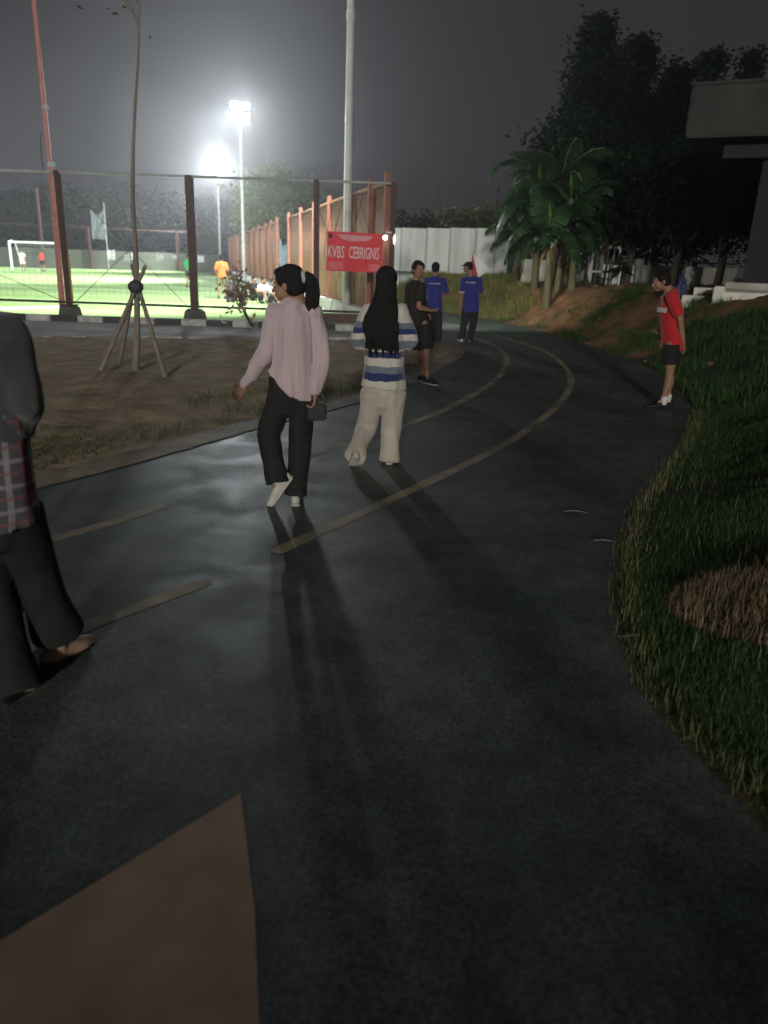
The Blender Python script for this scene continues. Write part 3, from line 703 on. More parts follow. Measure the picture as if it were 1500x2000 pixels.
def treeat(px, pyt, D, lab, R_, n, kind=cone, h0=1.2, m=M_DK, seed=0, csz=.5, lsz=.22, clumps=160, group=GB, name='tall_tree', **k):
    p = at(px, pyt, D); z = T(p.x, D)
    return tree((p.x, D, z), lab, h0, p.z-z-.1, kind(R_), n, clumps, csz, lsz, m, seed, group=group, name=name, **k)
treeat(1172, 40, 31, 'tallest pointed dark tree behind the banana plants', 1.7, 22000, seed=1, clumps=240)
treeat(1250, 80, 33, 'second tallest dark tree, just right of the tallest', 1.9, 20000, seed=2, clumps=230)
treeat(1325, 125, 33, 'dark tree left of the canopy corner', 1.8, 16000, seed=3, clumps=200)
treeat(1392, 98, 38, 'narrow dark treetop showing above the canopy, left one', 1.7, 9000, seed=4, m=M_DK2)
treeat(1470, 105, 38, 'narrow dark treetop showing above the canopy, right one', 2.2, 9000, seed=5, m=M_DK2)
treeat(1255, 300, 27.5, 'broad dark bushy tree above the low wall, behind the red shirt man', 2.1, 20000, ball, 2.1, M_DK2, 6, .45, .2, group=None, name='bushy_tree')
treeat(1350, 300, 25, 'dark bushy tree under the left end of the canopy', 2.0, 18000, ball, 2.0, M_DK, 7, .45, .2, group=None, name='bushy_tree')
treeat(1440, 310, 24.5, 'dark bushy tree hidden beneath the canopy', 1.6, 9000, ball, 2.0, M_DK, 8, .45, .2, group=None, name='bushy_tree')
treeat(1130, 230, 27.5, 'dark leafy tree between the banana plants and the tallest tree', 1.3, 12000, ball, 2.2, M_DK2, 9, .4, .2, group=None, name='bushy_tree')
# small tree with leaves against the notice board, and a staked sapling
treeat(1192, 425, 26.4, 'small thin leaved tree in front of the white notice board', .75, 700, ball, 1.6, M_DK, 10, .2, .16, 40, None, 'small_tree', tr=.05)
M_OL = leafmat('olive_leaves', (.085, .10, .035), (.05, .065, .025), .2)
for k, (px, pyt) in enumerate(((800, 418), (842, 425), (880, 415), (915, 412), (950, 405), (985, 395))):
    treeat(px, pyt, 38+k % 2, '%s olive green bush from the left above the pale panel wall' % ['first', 'second', 'third', 'fourth', 'fifth', 'sixth'][k], 1.25, 4500, ball, .4, M_OL if k > 1 else M_DK2, 20+k, .35, .17, 60, 'bushes above the pale panel wall', 'bush', cat='bush', tr=.08)
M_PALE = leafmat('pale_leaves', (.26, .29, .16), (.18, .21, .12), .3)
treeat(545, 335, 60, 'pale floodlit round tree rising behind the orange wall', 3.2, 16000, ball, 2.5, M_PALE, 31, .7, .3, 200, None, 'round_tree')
M_FAR = leafmat('far_leaves', (.008, .011, .007), (.005, .008, .005), .1, .8, .1)
for k, (px, pyt, D) in enumerate(((-40, 372, 84), (40, 378, 86), (110, 365, 88), (180, 380, 90), (255, 368, 92), (330, 382, 94), (400, 395, 97), (460, 400, 100))):
    treeat(px, pyt, D, '%s of the dim tree crowns beyond the far end of the pitch, from the left' % ['first', 'second', 'third', 'fourth', 'fifth', 'sixth', 'seventh', 'eighth'][k], 3.6, 7000, ball, 1.5, M_FAR, 40+k, .9, .45, 110, 'dim trees beyond the far fence', 'far_tree')

# banana plants
M_BAN_L = leafmat('banana_leaf', (.025, .060, .020), (.012, .032, .011), .25, .35, .5)
M_BAN_Y = leafmat('young_banana_leaf', (.16, .28, .05), (.10, .2, .04), .35, .4)
M_PST = mat('banana_stem', (.12, .12, .055), .7, (.06, .055, .03), 8, stretch=(1, 1, .2), bump=.4)
def blade(mb_v, mb_f, base, az, elev, L, W, droop, rnd, tear=True):
    """banana leaf: arched midrib with two torn blade halves"""
    n = 16; p = V(base); d = V((math.cos(az)*math.cos(elev), math.sin(az)*math.cos(elev), math.sin(elev))); sd = V((-math.sin(az), math.cos(az), 0)); step = L/n
    for i in range(n):
        t0 = i/n; t1 = (i+1)/n; p2 = p + d*step; d2 = (d + V((0, 0, -droop/n*(1+t0)))).normalized()
        w0 = W*math.sin(math.pi*min(1, t0*.93+.09))**.55 if t0 > .1 else W*.08; w1 = W*math.sin(math.pi*min(1, t1*.93+.06))**.55 if t1 < 1 else .01
        for s in (-1, 1):
            sag = V((0, 0, -.35*W*(.5+rnd.random()*.6))); up = V((0, 0, .02))
            gap = step*.12*rnd.random() if tear else 0
            a0 = p+d*gap; b0 = p2-d*gap*.5
            b = len(mb_v); mb_v += [a0+up, b0+up, b0+sd*s*w1*.5+sag*.35, a0+sd*s*w0*.5+sag*.35, b0+sd*s*w1+sag+d*step*rnd.random()*.4, a0+sd*s*w0+sag+d*step*rnd.random()*.4]
            mb_f += [(b, b+1, b+2, b+3), (b+3, b+2, b+4, b+5)]
        p = p2; d = d2
    return p
def banana(px, py, D, hz, lab, nl, seed, Ls=2.2):
    p = at(px, py, D); z = T(p.x, D); e = empty('banana_plant', (p.x, D, z-.05), lab, 'banana plant', 'banana plants on the mound'); rnd = random.Random(seed)
    lean = V((rnd.uniform(-.15, .15), 0, 0))
    MB().tube([(0, 0, 0), lean*.5+V((0, 0, hz*.5)), lean+V((0, 0, hz))], [.14, .11, .07], n=12).build('stem', M_PST, e, smooth=True)
    for k in range(nl):
        v = []; f = []; az = 2*math.pi*k/nl+rnd.uniform(-.8, .8); blade(v, f, lean+V((0, 0, hz-.05-rnd.random()*.3)), az, rnd.uniform(.2, 1.3), Ls*rnd.uniform(.5, 1.15), .36*rnd.uniform(.8, 1.2), rnd.uniform(1.4, 2.6), rnd)
        me = npmesh('leaf', v, f, 4); me.polygons.foreach_set('use_smooth', [True]*len(f)); link('leaf', me, M_BAN_L, e)
    v = []; f = []; blade(v, f, lean+V((0, 0, hz)), 2.6, 1.45, .8, .13, .2, rnd, False); link('young_leaf', npmesh('young_leaf', v, f, 4), M_BAN_Y, e)
    for k in range(3):
        v = []; f = []; blade(v, f, lean+V((0, 0, hz-.3)), rnd.uniform(0, 6.28), -.9, .7, .08, 1.2, rnd); link('dead_leaf', npmesh('dead_leaf', v, f, 4), mat('dead_leaf', (.16, .10, .05), .9), e)
banana(1072, 560, 23.5, 2.2, 'front banana plant with yellow green young leaf, left of its clump', 8, 1)
banana(1090, 562, 24.3, 2.6, 'middle banana plant of the clump on the mound', 8, 2)
banana(1118, 560, 24.0, 2.0, 'right banana plant of the clump on the mound', 8, 3, 1.9)

M_MG = leafmat('mid_green_leaves', (.030, .065, .022), (.018, .042, .015), .15, .7, .2)
banana(1045, 555, 25.6, 3.1, 'tall left banana plant at the back of the clump', 9, 14, 2.5)
banana(1105, 555, 26.4, 3.7, 'tallest banana plant at the back of the clump', 9, 15, 2.6)
treeat(1100, 300, 27.2, 'ragged green leafy tree directly behind the banana clump', 1.3, 8000, ball, 1.5, M_MG, 62, .38, .22, 110, None, 'leafy_tree', tr=.09, droop=.9)
# palm fronds behind the bananas
def palm(px, py, D, hz, lab, nf, seed, L=2.2):
    p = at(px, py, D); z = T(p.x, D); e = empty('palm', (p.x, D, z-.05), lab, 'palm', None); rnd = random.Random(seed)
    MB().tube([(0, 0, 0), (.1, 0, hz*.6), (0, 0, hz)], [.16, .12, .1], n=12).build('trunk', M_BARK, e, smooth=True)
    for k in range(nf):
        az = 2*math.pi*k/nf+rnd.uniform(-.25, .25); el = rnd.uniform(.35, 1.3); pnt = V((0, 0, hz)); d = V((math.cos(az)*math.cos(el), math.sin(az)*math.cos(el), math.sin(el)))
        sd = V((-math.sin(az), math.cos(az), 0)); v = []; f = []; n = 34; step = L/n; rib = [pnt.copy()]
        for i in range(n):
            pnt = pnt+d*step; d = (d+V((0, 0, -2.0/n))).normalized(); rib.append(pnt.copy()); t = i/n
            if t < .12: continue
            ll = .55*math.sin(math.pi*(t*.85+.12))**.6
            for s in (-1, 1):
                q = (sd*s + d*.5 + V((0, 0, -.75-.3*rnd.random()))).normalized()*ll; wq = d*.016
                b = len(v); v += [pnt-wq, pnt+wq, pnt+q*.6+wq*1.2, pnt+q*.6-wq*1.2, pnt+q+V((0, 0, -.08))]
                f += [(b, b+1, b+2, b+3), (b+3, b+2, b+4, b+4)]
        v2 = []; f2 = []
        for q in f:
            f2.append(q)
        me = bpy.data.meshes.new('frond'); me.from_pydata([tuple(x) for x in v], [], [q if q[2] != q[3] else q[:3] for q in f2]); me.update()
        fr = link('frond', me, M_BAN_L, e)
        MB().tube(rib[::6], [.02]*len(rib[::6]), n=5, sub=1).build('midrib', M_PST, fr)
palm(1080, 500, 26, 2.9, 'feathery palm arching above the banana clump', 15, 4, 2.2)
palm(1005, 520, 28.5, 1.7, 'smaller feathery palm at the end of the pale panel wall', 11, 5, 1.3)

# staked sapling in front of the low wall
p = at(1205, 575, 24); z = T(p.x, 24)
sp = empty('staked_sapling', (p.x, 24, z), 'small sapling with drooping leaf whorl tied to a pale stake', 'sapling')
hh = at(1205, 520, 24).z - z
MB().tube([(0, 0, 0), (.03, 0, hh)], [.02, .012], n=8).build('stem', M_POLE, sp)
pts = np.array([[.03, 0, hh]]*34) + np.random.default_rng(2).normal(0, .04, (34, 3)); v, f = leaves(pts, .42, .3, .35); link('crown', npmesh('crown', v, f, 4), M_DK2, sp)

# young street tree with props on the dirt island
gx = gr(265, 730)
yt = empty('young_tree', (gx.x, gx.y, .04), 'slender young tree held by three wooden props on the dirt island', 'tree')
M_TRK = mat('pale_trunk', (.24, .21, .17), .9, (.17, .15, .12), 8, bump=.5, stretch=(1, 1, .3))
def yl(px, py, dy=0): return at(px, py, gx.y+dy) - V((gx.x, gx.y, .04))
MB().tube([(0, 0, -.02), yl(268, 640), yl(266, 520), yl(259, 380), yl(262, 240), yl(270, 110), yl(272, 0), yl(276, -120)], [.055, .042, .036, .028, .020, .015, .012, .008], n=14).build('trunk', M_TRK, yt, smooth=True)
for a, b in (((195, 738, -.25), (283, 522, 0)), ((323, 745, -.3), (258, 520, .05)), ((232, 700, .7), (264, 545, .06))):
    pa = yl(*a); pa.z = -.02
    MB().tube([pa, yl(*b)], [.034, .028], n=10, sub=1).build('prop', mat('prop_wood', (.24, .21, .17), .9, (.17, .15, .12), 6), yt, smooth=True)
MB().tube([yl(263, 560, -.08), yl(267, 560, -.08)], [.09, .09], n=12, sub=1).build('tie', M_WIRE, yt)
rr_ = random.Random(3); tw = MB(); ctr = []
for k in range(16):
    z0 = yl(268, 60).z + k*.1; a = rr_.uniform(0, 6.28); L = rr_.uniform(.5, 1.0)
    q = V((math.cos(a)*L*.6, math.sin(a)*L*.6, z0+L*.8)); c0_ = yl(270, 40); tw.tube([(c0_.x, c0_.y, z0), ((c0_.x+q.x)/2, (c0_.y+q.y)/2, z0+L*.5), tuple(q)], [.012, .009, .005], n=5, sub=2); ctr.append(q)
tw.build('branch', M_TRK, yt)
pts = np.array([tuple(c) for c in ctr])[np.random.default_rng(1).integers(0, 16, 420)] + np.random.default_rng(2).normal(0, .22, (420, 3))
v, f = leaves(pts, .075, .5, .2); link('crown', npmesh('crown', v, f, 4), M_OL, yt)

# dry scrubby sapling by the pitch kerb, white sack hung beside it
sx = gr(486, 645)
ds = empty('dry_sapling', (sx.x, 18.3, .1), 'ragged sapling with dry brown leaves leaning in front of the fence', 'sapling')
MB().tube([(0, 0, 0), at(478, 610, 18.3)-V((sx.x, 18.3, .1)), at(466, 575, 18.3)-V((sx.x, 18.3, .1)), at(462, 525, 18.3)-V((sx.x, 18.3, .1))], [.045, .035, .03, .01], n=8).build('stem', M_BARK, ds)
cc = at(468, 568, 18.3)-V((sx.x, 18.3, .1)); pts = np.array(tuple(cc)) + np.random.default_rng(8).normal(0, 1, (260, 3))*np.array([.16, .16, .24])
v, f = leaves(pts, .15, .5, .5); link('crown', npmesh('crown', v, f, 4), mat('dry_leaves', (.5, .36, .28), .8, (.25, .16, .13), 3, trans=.3), ds)
drape('white_sack', at(441, 588, 18.5)*V((1, 1, 0)) if False else (at(441, 588, 18.5).x, 18.5, 0), (at(460, 588, 18.5).x, 18.45, 0), at(441, 590, 18.5).z, at(441, 545, 18.5).z, 10, 12, .1, M_CL, 'white plastic sack hung on the fence beside the dry sapling', 'sack', sag=.08, seed=12)
p = at(430, 632, 18.2)
MB().tube([(0, 0, .2), (.06, 0, .03), (.14, 0, .02)], [.014]*3, n=6).build('bent_pipe', M_POLE, None, loc=(p.x, 18.2, .12))
tag(bpy.data.objects['bent_pipe'], 'short bent white pipe sticking out at the kerb of the pitch', 'pipe')

# thin wire mast far behind
p = at(860, 340, 60)
em = empty('wire_mast', (p.x, 60, 0), 'faint lattice mast against the night sky above the panel wall', 'mast')
MB().tube([(-.25, 0, 0), (-.12, 0, p.z)], [.05, .04], n=5, sub=1).tube([(.25, 0, 0), (.12, 0, p.z)], [.05, .04], n=5, sub=1).build('leg', M_WIRE, em)
mb = MB()
for k in range(12): mb.tube([(-.24+.01*k, 0, k*p.z/12), (.24-.01*k, 0, (k+1)*p.z/12)], [.025]*2, n=4, sub=1)
mb.build('lattice', M_WIRE, em)

# draped plastic sheets on sticks behind the red shirt man
p = at(1335, 560, 17.5); z = T(p.x, 17.5)
def crump(name, px0, px1, py0, py1, D, m, lab, cat, seed):
    a = at(px0, py0, D); b = at(px1, py1, D); e = empty(name, (a.x, D, a.z), lab, cat)
    drape('cloth', (0, 0, 0), (b.x-a.x, .15, 0), 0, b.z-a.z, 14, 16, .22, m, parent=e, org=(0, 0, 0), sag=.12, seed=seed)
    MB().tube([((b.x-a.x)*.8, .1, -.3), ((b.x-a.x)*.9, .1, b.z-a.z+.1)], [.02, .02], n=6, sub=1).build('stick', M_WIRE, e)
crump('blue_sheet', 1318, 1342, 590, 532, 17.5, mat('violet_blue_plastic', (.05, .055, .16), .5, (.03, .03, .10), 4), 'violet blue plastic sheet on a stick behind the red shirt man', 'sheet', 3)
crump('grey_sheet', 1338, 1352, 585, 520, 17.8, mat('grey_plastic', (.25, .25, .25), .5, (.15, .15, .15), 4), 'grey plastic sheet hanging right of the violet blue one', 'sheet', 6)

# litter on the track edge
for k, (px, py, wd_, lab) in enumerate(((1125, 998, .22, 'thin pale straw lying across the lane, upper one'), (1178, 1055, .16, 'small crumpled pale wrapper at the right edge of the track'), (1235, 1242, .12, 'thin pale twig at the edge of the grass below the wrapper'))):
    g = gr(px, py, .03); o = MB().tube([(-wd_*.35, 0, 0), (0, .012, .004), (wd_*.35, -.02+.02*k, 0)], [.003, .004, .002], n=6).build('litter', mat('litter_pale', (.17, .165, .14), .7), None, loc=(g.x, g.y, .025)); tag(o, lab, 'litter')

# ground cover
def on_bank(n, xr, yr, dmin, dmax, seed, dens=None):
    r = np.random.default_rng(seed); x = r.uniform(*xr, n); y = r.uniform(*yr, n); d = out_dist(x, y); k = (d > dmin) & (d < dmax)
    return x[k], y[k], r
def blades(x, y, z, L, wd_, r, lean=.5):
    n = len(x); a = r.uniform(0, 2*np.pi, n); ln = L*r.uniform(.5, 1.4, n); t = np.abs(r.normal(0, lean, n)); b = np.stack([x, y, z], 1)
    s = np.stack([-np.sin(a), np.cos(a), np.zeros(n)], 1)*wd_[:, None] if isinstance(wd_, np.ndarray) else np.stack([-np.sin(a), np.cos(a), np.zeros(n)], 1)*wd_
    d1 = np.stack([np.cos(a)*np.sin(t*.5), np.sin(a)*np.sin(t*.5), np.cos(t*.5)], 1)*(ln*.55)[:, None]; d2 = np.stack([np.cos(a)*np.sin(t*1.6), np.sin(a)*np.sin(t*1.6), np.cos(t*1.6)], 1)*(ln*.5)[:, None]
    v = np.stack([b-s, b+s, b+d1+s*.7, b+d1-s*.7, b+d1+d2], 1).reshape(-1, 3); i = np.arange(n)*5
    f = np.concatenate([np.stack([i, i+1, i+2], 1), np.stack([i, i+2, i+3], 1), np.stack([i+3, i+2, i+4], 1)])
    return v, f
M_GR = leafmat('grass_blades', (.045, .115, .03), (.062, .11, .036), .3, .7, .2)
M_STRAW = mat('straw', (.30, .22, .13), .85, (.2, .14, .085), 4)
x, y, r = on_bank(260000, (1.0, 5.5), (1.2, 9), .0, 3.2, 3)
pn = vnoise(x*1.0, y, .8, 5); sx_, sy_ = 1.95, 3.25
straw = ((x-sx_)**2/.5**2+(y-sy_)**2/.55**2) < 1+.6*pn
keep = (~straw) & (pn+r.uniform(-.3, .3, len(x)) > -.32); xx, yy = x[keep], y[keep]
v, f = blades(xx, yy, terrain(xx, yy)-.005, .045, .0015, r, .9); tag(link('grass', npmesh('grass', v, f, 3), M_GR), kind='stuff')
x2, y2, r2_ = on_bank(420000, (1.0, 5.2), (1.2, 9), -.05, 3, 13); d2_ = out_dist(x2, y2); pn2 = vnoise(x2, y2, 1.7, 21)
k2 = (r2_.uniform(0, 1, len(x2)) < np.where(d2_ < .12, .2*(1-np.abs(d2_-.03)/.13), .008+.03*np.clip(pn2, 0, 1))); v, f = blades(x2[k2], y2[k2], terrain(x2[k2], y2[k2])+.004, .075, .0014, r2_, 1.3)
tag(link('dry_grass', npmesh('dry_grass', v, f, 3), mat('dry_blades', (.20, .18, .085), .85, (.13, .13, .06), 3)), kind='stuff')
xx, yy = x[straw], y[straw]; v, f = blades(xx, yy, terrain(xx, yy)+.003, .07, .0015, r, 2.2); tag(link('dry_straw', npmesh('dry_straw', v, f, 3), M_STRAW), kind='stuff')
x, y, r = on_bank(110000, (3, 13), (8.5, 28), .05, 6, 4)
pn = vnoise(x, y, .45, 9); keep = (pn - np.clip((y-14)/8, 0, 1)*.25 + r.uniform(-.15, .15, len(x)) > -.05) ; xx, yy = x[keep], y[keep]
v, f = blades(xx, yy, terrain(xx, yy)-.01, .13, .006, r, .5); tag(link('bank_grass', npmesh('bank_grass', v, f, 3), M_GR), kind='stuff')
x, y, r = on_bank(26000, (-1.5, 4.5), (24, 33), .05, 5, 6)
v, f = blades(x, y, terrain(x, y)-.01, .2, .01, r, .5); tag(link('tall_grass', npmesh('tall_grass', v, f, 3), leafmat('yellow_grass', (.26, .25, .09), (.16, .18, .07), .3, .8, .1)), kind='stuff')
# green strip of grass along the island edge
r = np.random.default_rng(11); la = np.array(LEFT); n = 70000; x = r.uniform(-5.5, 1.1, n); y = r.uniform(4.5, 15, n)
dd = np.min(np.hypot(la[:, 0][None]-x[:, None], la[:, 1][None]-y[:, None]), 1) if n < 80000 else 0
ll = np.interp(y, la[30:-14, 1], la[30:-14, 0]); pn = vnoise(x, y, .7, 2)
keep = (x < ll-.16) & (dd > .2) & (dd < 1.0+.8*pn) & (r.uniform(0, 1, n) < .55+.7*pn) & (y < 12.5); xx, yy = x[keep], y[keep]
v, f = blades(xx, yy, np.full(len(xx), .02), .07, .003, r, .8); tag(link('verge_grass', npmesh('verge_grass', v, f, 3), M_GR), kind='stuff')
# stones and clods on the mound
r = random.Random(4); mb = MB()
for k in range(140):
    a = r.uniform(3.5, 11); b = r.uniform(12, 27); 
    if out_dist([a], [b])[0] > .1: s = r.uniform(.02, .08); mb.ell((a, b, T(a, b)), (s, s*r.uniform(.6, 1.2), s*.6), n=6, m=4)
tag(mb.build('earth_clods', mat('clod', (.22, .13, .07), .95, (.12, .075, .045), 9), smooth=False), kind='stuff')
#PEOPLE#
# ------------------------------------------------------------------ people
M_SKIN = mat('skin', (.30, .17, .11), .6, (.26, .145, .095), 9, spec=.3)
M_SKINL = mat('skin_light', (.42, .27, .20), .6, (.38, .24, .175), 9, spec=.3)
M_HAIR = mat('black_hair', (.009, .008, .008), .7, (.015, .013, .012), 60, spec=.15, stretch=(1, 1, .12), bump=.8, bscale=120)
M_EYE = mat('eye_white', (.6, .6, .58), .3); M_IRIS = mat('iris', (.02, .012, .01), .3)
M_SOLE = mat('shoe_sole', (.45, .44, .41), .7)
def vv(*a): return V(a)
def hand(mb, W, d, nrm, curl=.5, s=1.0, thumb=1, L=1.0):
    """palm, five fingers; nrm = the side the fingers curl towards; thumb = +-1 side"""
    d = V(d).normalized(); nrm = V(nrm); nrm = (nrm-d*nrm.dot(d)).normalized(); sd = d.cross(nrm)
    mb.tube([W-d*.02*s, W+d*.03*s, W+d*.085*s], [(.026*s, .019*s), (.037*s, .016*s), (.040*s, .013*s)], side=sd, n=12)
    for k, (o, fl) in enumerate(((-.0315, .060), (-.0105, .075), (.0105, .080), (.0315, .072))):
        o *= thumb; b = W+d*.085*s+sd*(o*s); q = (d+sd*(o*1.6)).normalized(); pts = [b-q*.01*s, b]; a = 0
        for j, ln in enumerate((.42, .32, .26)):
            a += curl*(.55, .8, .6)[j]*(1+.12*k); q2 = (q*math.cos(a)+nrm*math.sin(a)); b = b+q2*fl*ln*s*L; pts.append(b)
        mb.tube(pts, [.0092*s, .0090*s, .0085*s, .0078*s, .0065*s], side=sd, n=8, sub=2)
    b = W+d*.018*s+sd*(thumb*.026*s); q = (d*.72+sd*thumb*.66+nrm*.30).normalized()
    mb.tube([b, b+q*.035*s, b+(q+d*.3).normalized()*.06*s+nrm*.006, b+(q+d*.6).normalized()*.082*s+nrm*.012], [.013*s, .0115*s, .0105*s, .008*s], side=nrm, n=8, sub=2)
def headshape(mb, C, f, u=(0, 0, 1), s=1.0, neck=None):
    f = V(f).normalized(); u = V(u); r = f.cross(u).normalized(); u = r.cross(f).normalized()
    P = lambda a, b, c: C + r*(a*s) + f*(b*s) + u*(c*s)
    e = lambda p, rd: mb.ell(p, tuple(q*s for q in rd), f, u)
    e(P(0, -.012, .022), (.075, .094, .088)); e(P(0, .022, -.035), (.060, .068, .072)); e(P(0, .052, -.083), (.030, .034, .026))
    for k in (-1, 1):
        e(P(k*.043, .040, -.045), (.028, .038, .040)); e(P(k*.030, .074, .020), (.024, .014, .009)); e(P(k*.037, .066, -.020), (.022, .02, .02))
        e(P(k*.078, -.012, -.012), (.010, .019, .030)); e(P(k*.010, .094, -.036), (.010, .010, .008))
    mb.tube([P(0, .082, .016), P(0, .096, -.010), P(0, .108, -.032)], [.008*s, .010*s, .0125*s], side=r, n=8)
    e(P(0, .086, -.058), (.023, .013, .007)); e(P(0, .083, -.070), (.020, .014, .008)); e(P(0, .02, .06), (.060, .062, .045))
    return P, f, u, r
def eyes(par, P, f, u, s=1.0):
    for k in (-1, 1):
        ey = MB().ell(P(k*.031, .0755, .003), (.0125*s, .0095*s, .0075*s), f, u, 10, 6).build('eye', M_EYE, par, smooth=True)
        MB().ell(P(k*.031, .0835, .003), (.0058*s, .003*s, .0058*s), f, u, 8, 6).build('iris', M_IRIS, ey, smooth=True)
def shoe(par, ankle, toe_dir, m, s=1.0, up=(0, 0, 1), name='shoe', L=.265, sole=M_SOLE, h=.085):
    """ankle: joint; toe_dir: direction of the foot; the sole lies h below the ankle along -up"""
    d = V(toe_dir).normalized(); u = V(up); u = (u-d*u.dot(d)).normalized(); sd = d.cross(u); A = ankle-u*(h*s)
    mb = MB()
    mb.tube([A-d*.055*s+u*.045*s, A+d*.03*s+u*.045*s, A+d*.11*s+u*.033*s, A+d*(L-.075)*s+u*.028*s], [(.034*s, .042*s), (.038*s, .044*s), (.045*s, .034*s), (.036*s, .024*s)], side=sd, n=14)
    mb.tube([A+u*.05*s, A+u*.10*s-d*.005], [.040*s, .040*s], side=sd, n=12)
    o = mb.fuse(name, m, par, vox=.008, smooth=2)
    sl = MB().tube([A-d*.07*s+u*.010*s, A+d*.03*s+u*.010*s, A+d*.11*s+u*.010*s, A+d*(L-.07)*s+u*.012*s], [(.034*s, .011*s), (.036*s, .011*s), (.047*s, .012*s), (.036*s, .011*s)], side=sd, n=12)
    sl.build('sole', sole, o, smooth=True)
    return o
def figure(base, label, J, cf, pf, hf, hu=(0, 0, 1), sk=M_SKIN, s=1.0, w=1.0, hc=(.5, .5), vox=.006, hn=None, cat='person', group=None, hs=1.0, feet=None):
    """J: dict of joints relative to base. cf/pf/hf: chest, pelvis and head forward. Returns (root, P, ...)"""
    e = empty('person', base, label, cat, group); mb = MB(); cf = V(cf).normalized(); pf = V(pf).normalized(); cl = V((cf.y, -cf.x, 0)); pl_ = V((pf.y, -pf.x, 0))
    pel = (J['hl']+J['hr'])/2; sh = (J['sl']+J['sr'])/2; nk = J['neck']
    mb.tube([pel-V((0, 0, .05)), pel+V((0, 0, .06)), pel.lerp(sh, .4), pel.lerp(sh, .72), sh-V((0, 0, .02)), nk], [(.11*w, .085), (.145*w, .10), (.115*w, .085), (.135*w, .10), (.13*w, .085), (.055, .055)], side=(cl+pl_)/2)
    mb.tube([J['sl'].lerp(sh, .1), sh+V((0, 0, .02)), J['sr'].lerp(sh, .1)], [.045*s, .06*s, .045*s], side=(0, 0, 1))
    mb.tube([nk-V((0, 0, .06)), nk+V((0, 0, .01)), J['head']-V((0, 0, .03))-V(hf).normalized()*.02], [.06*s, .052*s, .054*s])
    for a, b, c, q in (('sl', 'el', 'wl', 0), ('sr', 'er', 'wr', 1)):
        mb.tube([J[a], J[a].lerp(J[b], .5), J[b], J[b].lerp(J[c], .35), J[c]], [.046*s, .042*s, .036*s, .037*s, .025*s], n=12)
    for a, b, c in (('hl', 'kl', 'al'), ('hr', 'kr', 'ar')):
        mb.tube([J[a], J[a].lerp(J[b], .5), J[b], J[b].lerp(J[c], .3)-V(pf)*.012, J[b].lerp(J[c], .7), J[c]], [.082*s, .072*s, .052*s, .054*s, .038*s, .034*s], n=14)
        fd = (feet or {}).get(c, V((pf.x, pf.y, -.25))); fd = V(fd).normalized(); mb.tube([J[c], J[c]+fd*.03-V((0, 0, .02)), J[c]+fd*.06-V((0, 0, .03))], [(.03, .03), (.03, .025), (.026, .018)], n=10)
    for k, W_, E_ in ((-1, 'wl', 'el'), (1, 'wr', 'er')):
        hd = (hn or {}).get(W_, {}); d = hd.get('d', (J[W_]-J[E_]).normalized()); n_ = hd.get('n', -cl*k); hand(mb, J[W_], d, n_, hd.get('curl', .5), s, hd.get('thumb', -1 if V(d).cross(V(n_)).dot(cf) < 0 else 1))
    P, f_, u_, r_ = headshape(mb, J['head'], hf, hu, s*hs)
    mb.fuse('body', sk, e, vox=vox, smooth=2)
    eyes(e, P, f_, u_, s*hs)
    return e, P, f_, u_, r_, cl, pl_
def top(e, name, J, cl, pl_, m, long=True, w=1.0, dp=1.0, hem=None, low=.1, vox=.008, fold=(.007, 9, 2.5), sw=1.0, slen=.8, s=1.0, hemf=None, cut=False):
    """shirt: torso and two sleeves as one skin"""
    pel = (J['hl']+J['hr'])/2; sh = (J['sl']+J['sr'])/2; nk = J['neck']; mb = MB(); cm = ((cl+pl_)/2)
    bot = pel+V((0, 0, -low)); b0 = len(mb.v)
    if cut: bot = pel.lerp(sh, .46)
    mb.tube([bot, pel.lerp(sh, .50) if cut else pel+V((0, 0, .05)), pel.lerp(sh, .4 if not cut else .6), pel.lerp(sh, .72), sh-V((0, 0, .03)), sh+V((0, 0, .025)), nk+V((0, 0, .012))],
            [(.175*w, .125*dp), (.168*w, .125*dp), (.152*w, .118*dp), (.155*w, .122*dp), (.148*w, .105*dp), (.115*w, .085*dp), (.066, .064)], side=cm, n=28, sub=4, dome=False)
    if hemf:
        zt = (pel.z+sh.z)/2
        for v in mb.v[b0:]:
            t = max(0, min(1, (zt-v.z)/(zt-bot.z))); v.z += hemf(v)*t*t
    mb.tube([J['sl'].lerp(sh, .15), sh+V((0, 0, .015)), J['sr'].lerp(sh, .15)], [.060*s, .075*s, .060*s], side=(0, 0, 1))
    for a in ('sl', 'sr'): mb.ell(J[a], (.066*s, .066*s, .066*s))
    for a, b, c in (('sl', 'el', 'wl'), ('sr', 'er', 'wr')):
        if long: mb.tube([J[a], J[a].lerp(J[b], .5), J[b], J[b].lerp(J[c], .5), J[c].lerp(J[b], .04)], [.064*sw*s, .064*sw*s, .058*sw*s, .052*sw*s, .040*sw*s], n=16, dome=True)
        else: mb.tube([J[a], J[a].lerp(J[b], .45), J[a].lerp(J[b], slen)], [.066*sw*s, .069*sw*s, .068*sw*s], n=16, dome=False)
    return mb.fuse(name, m, e, vox=vox, smooth=5, fold=fold)
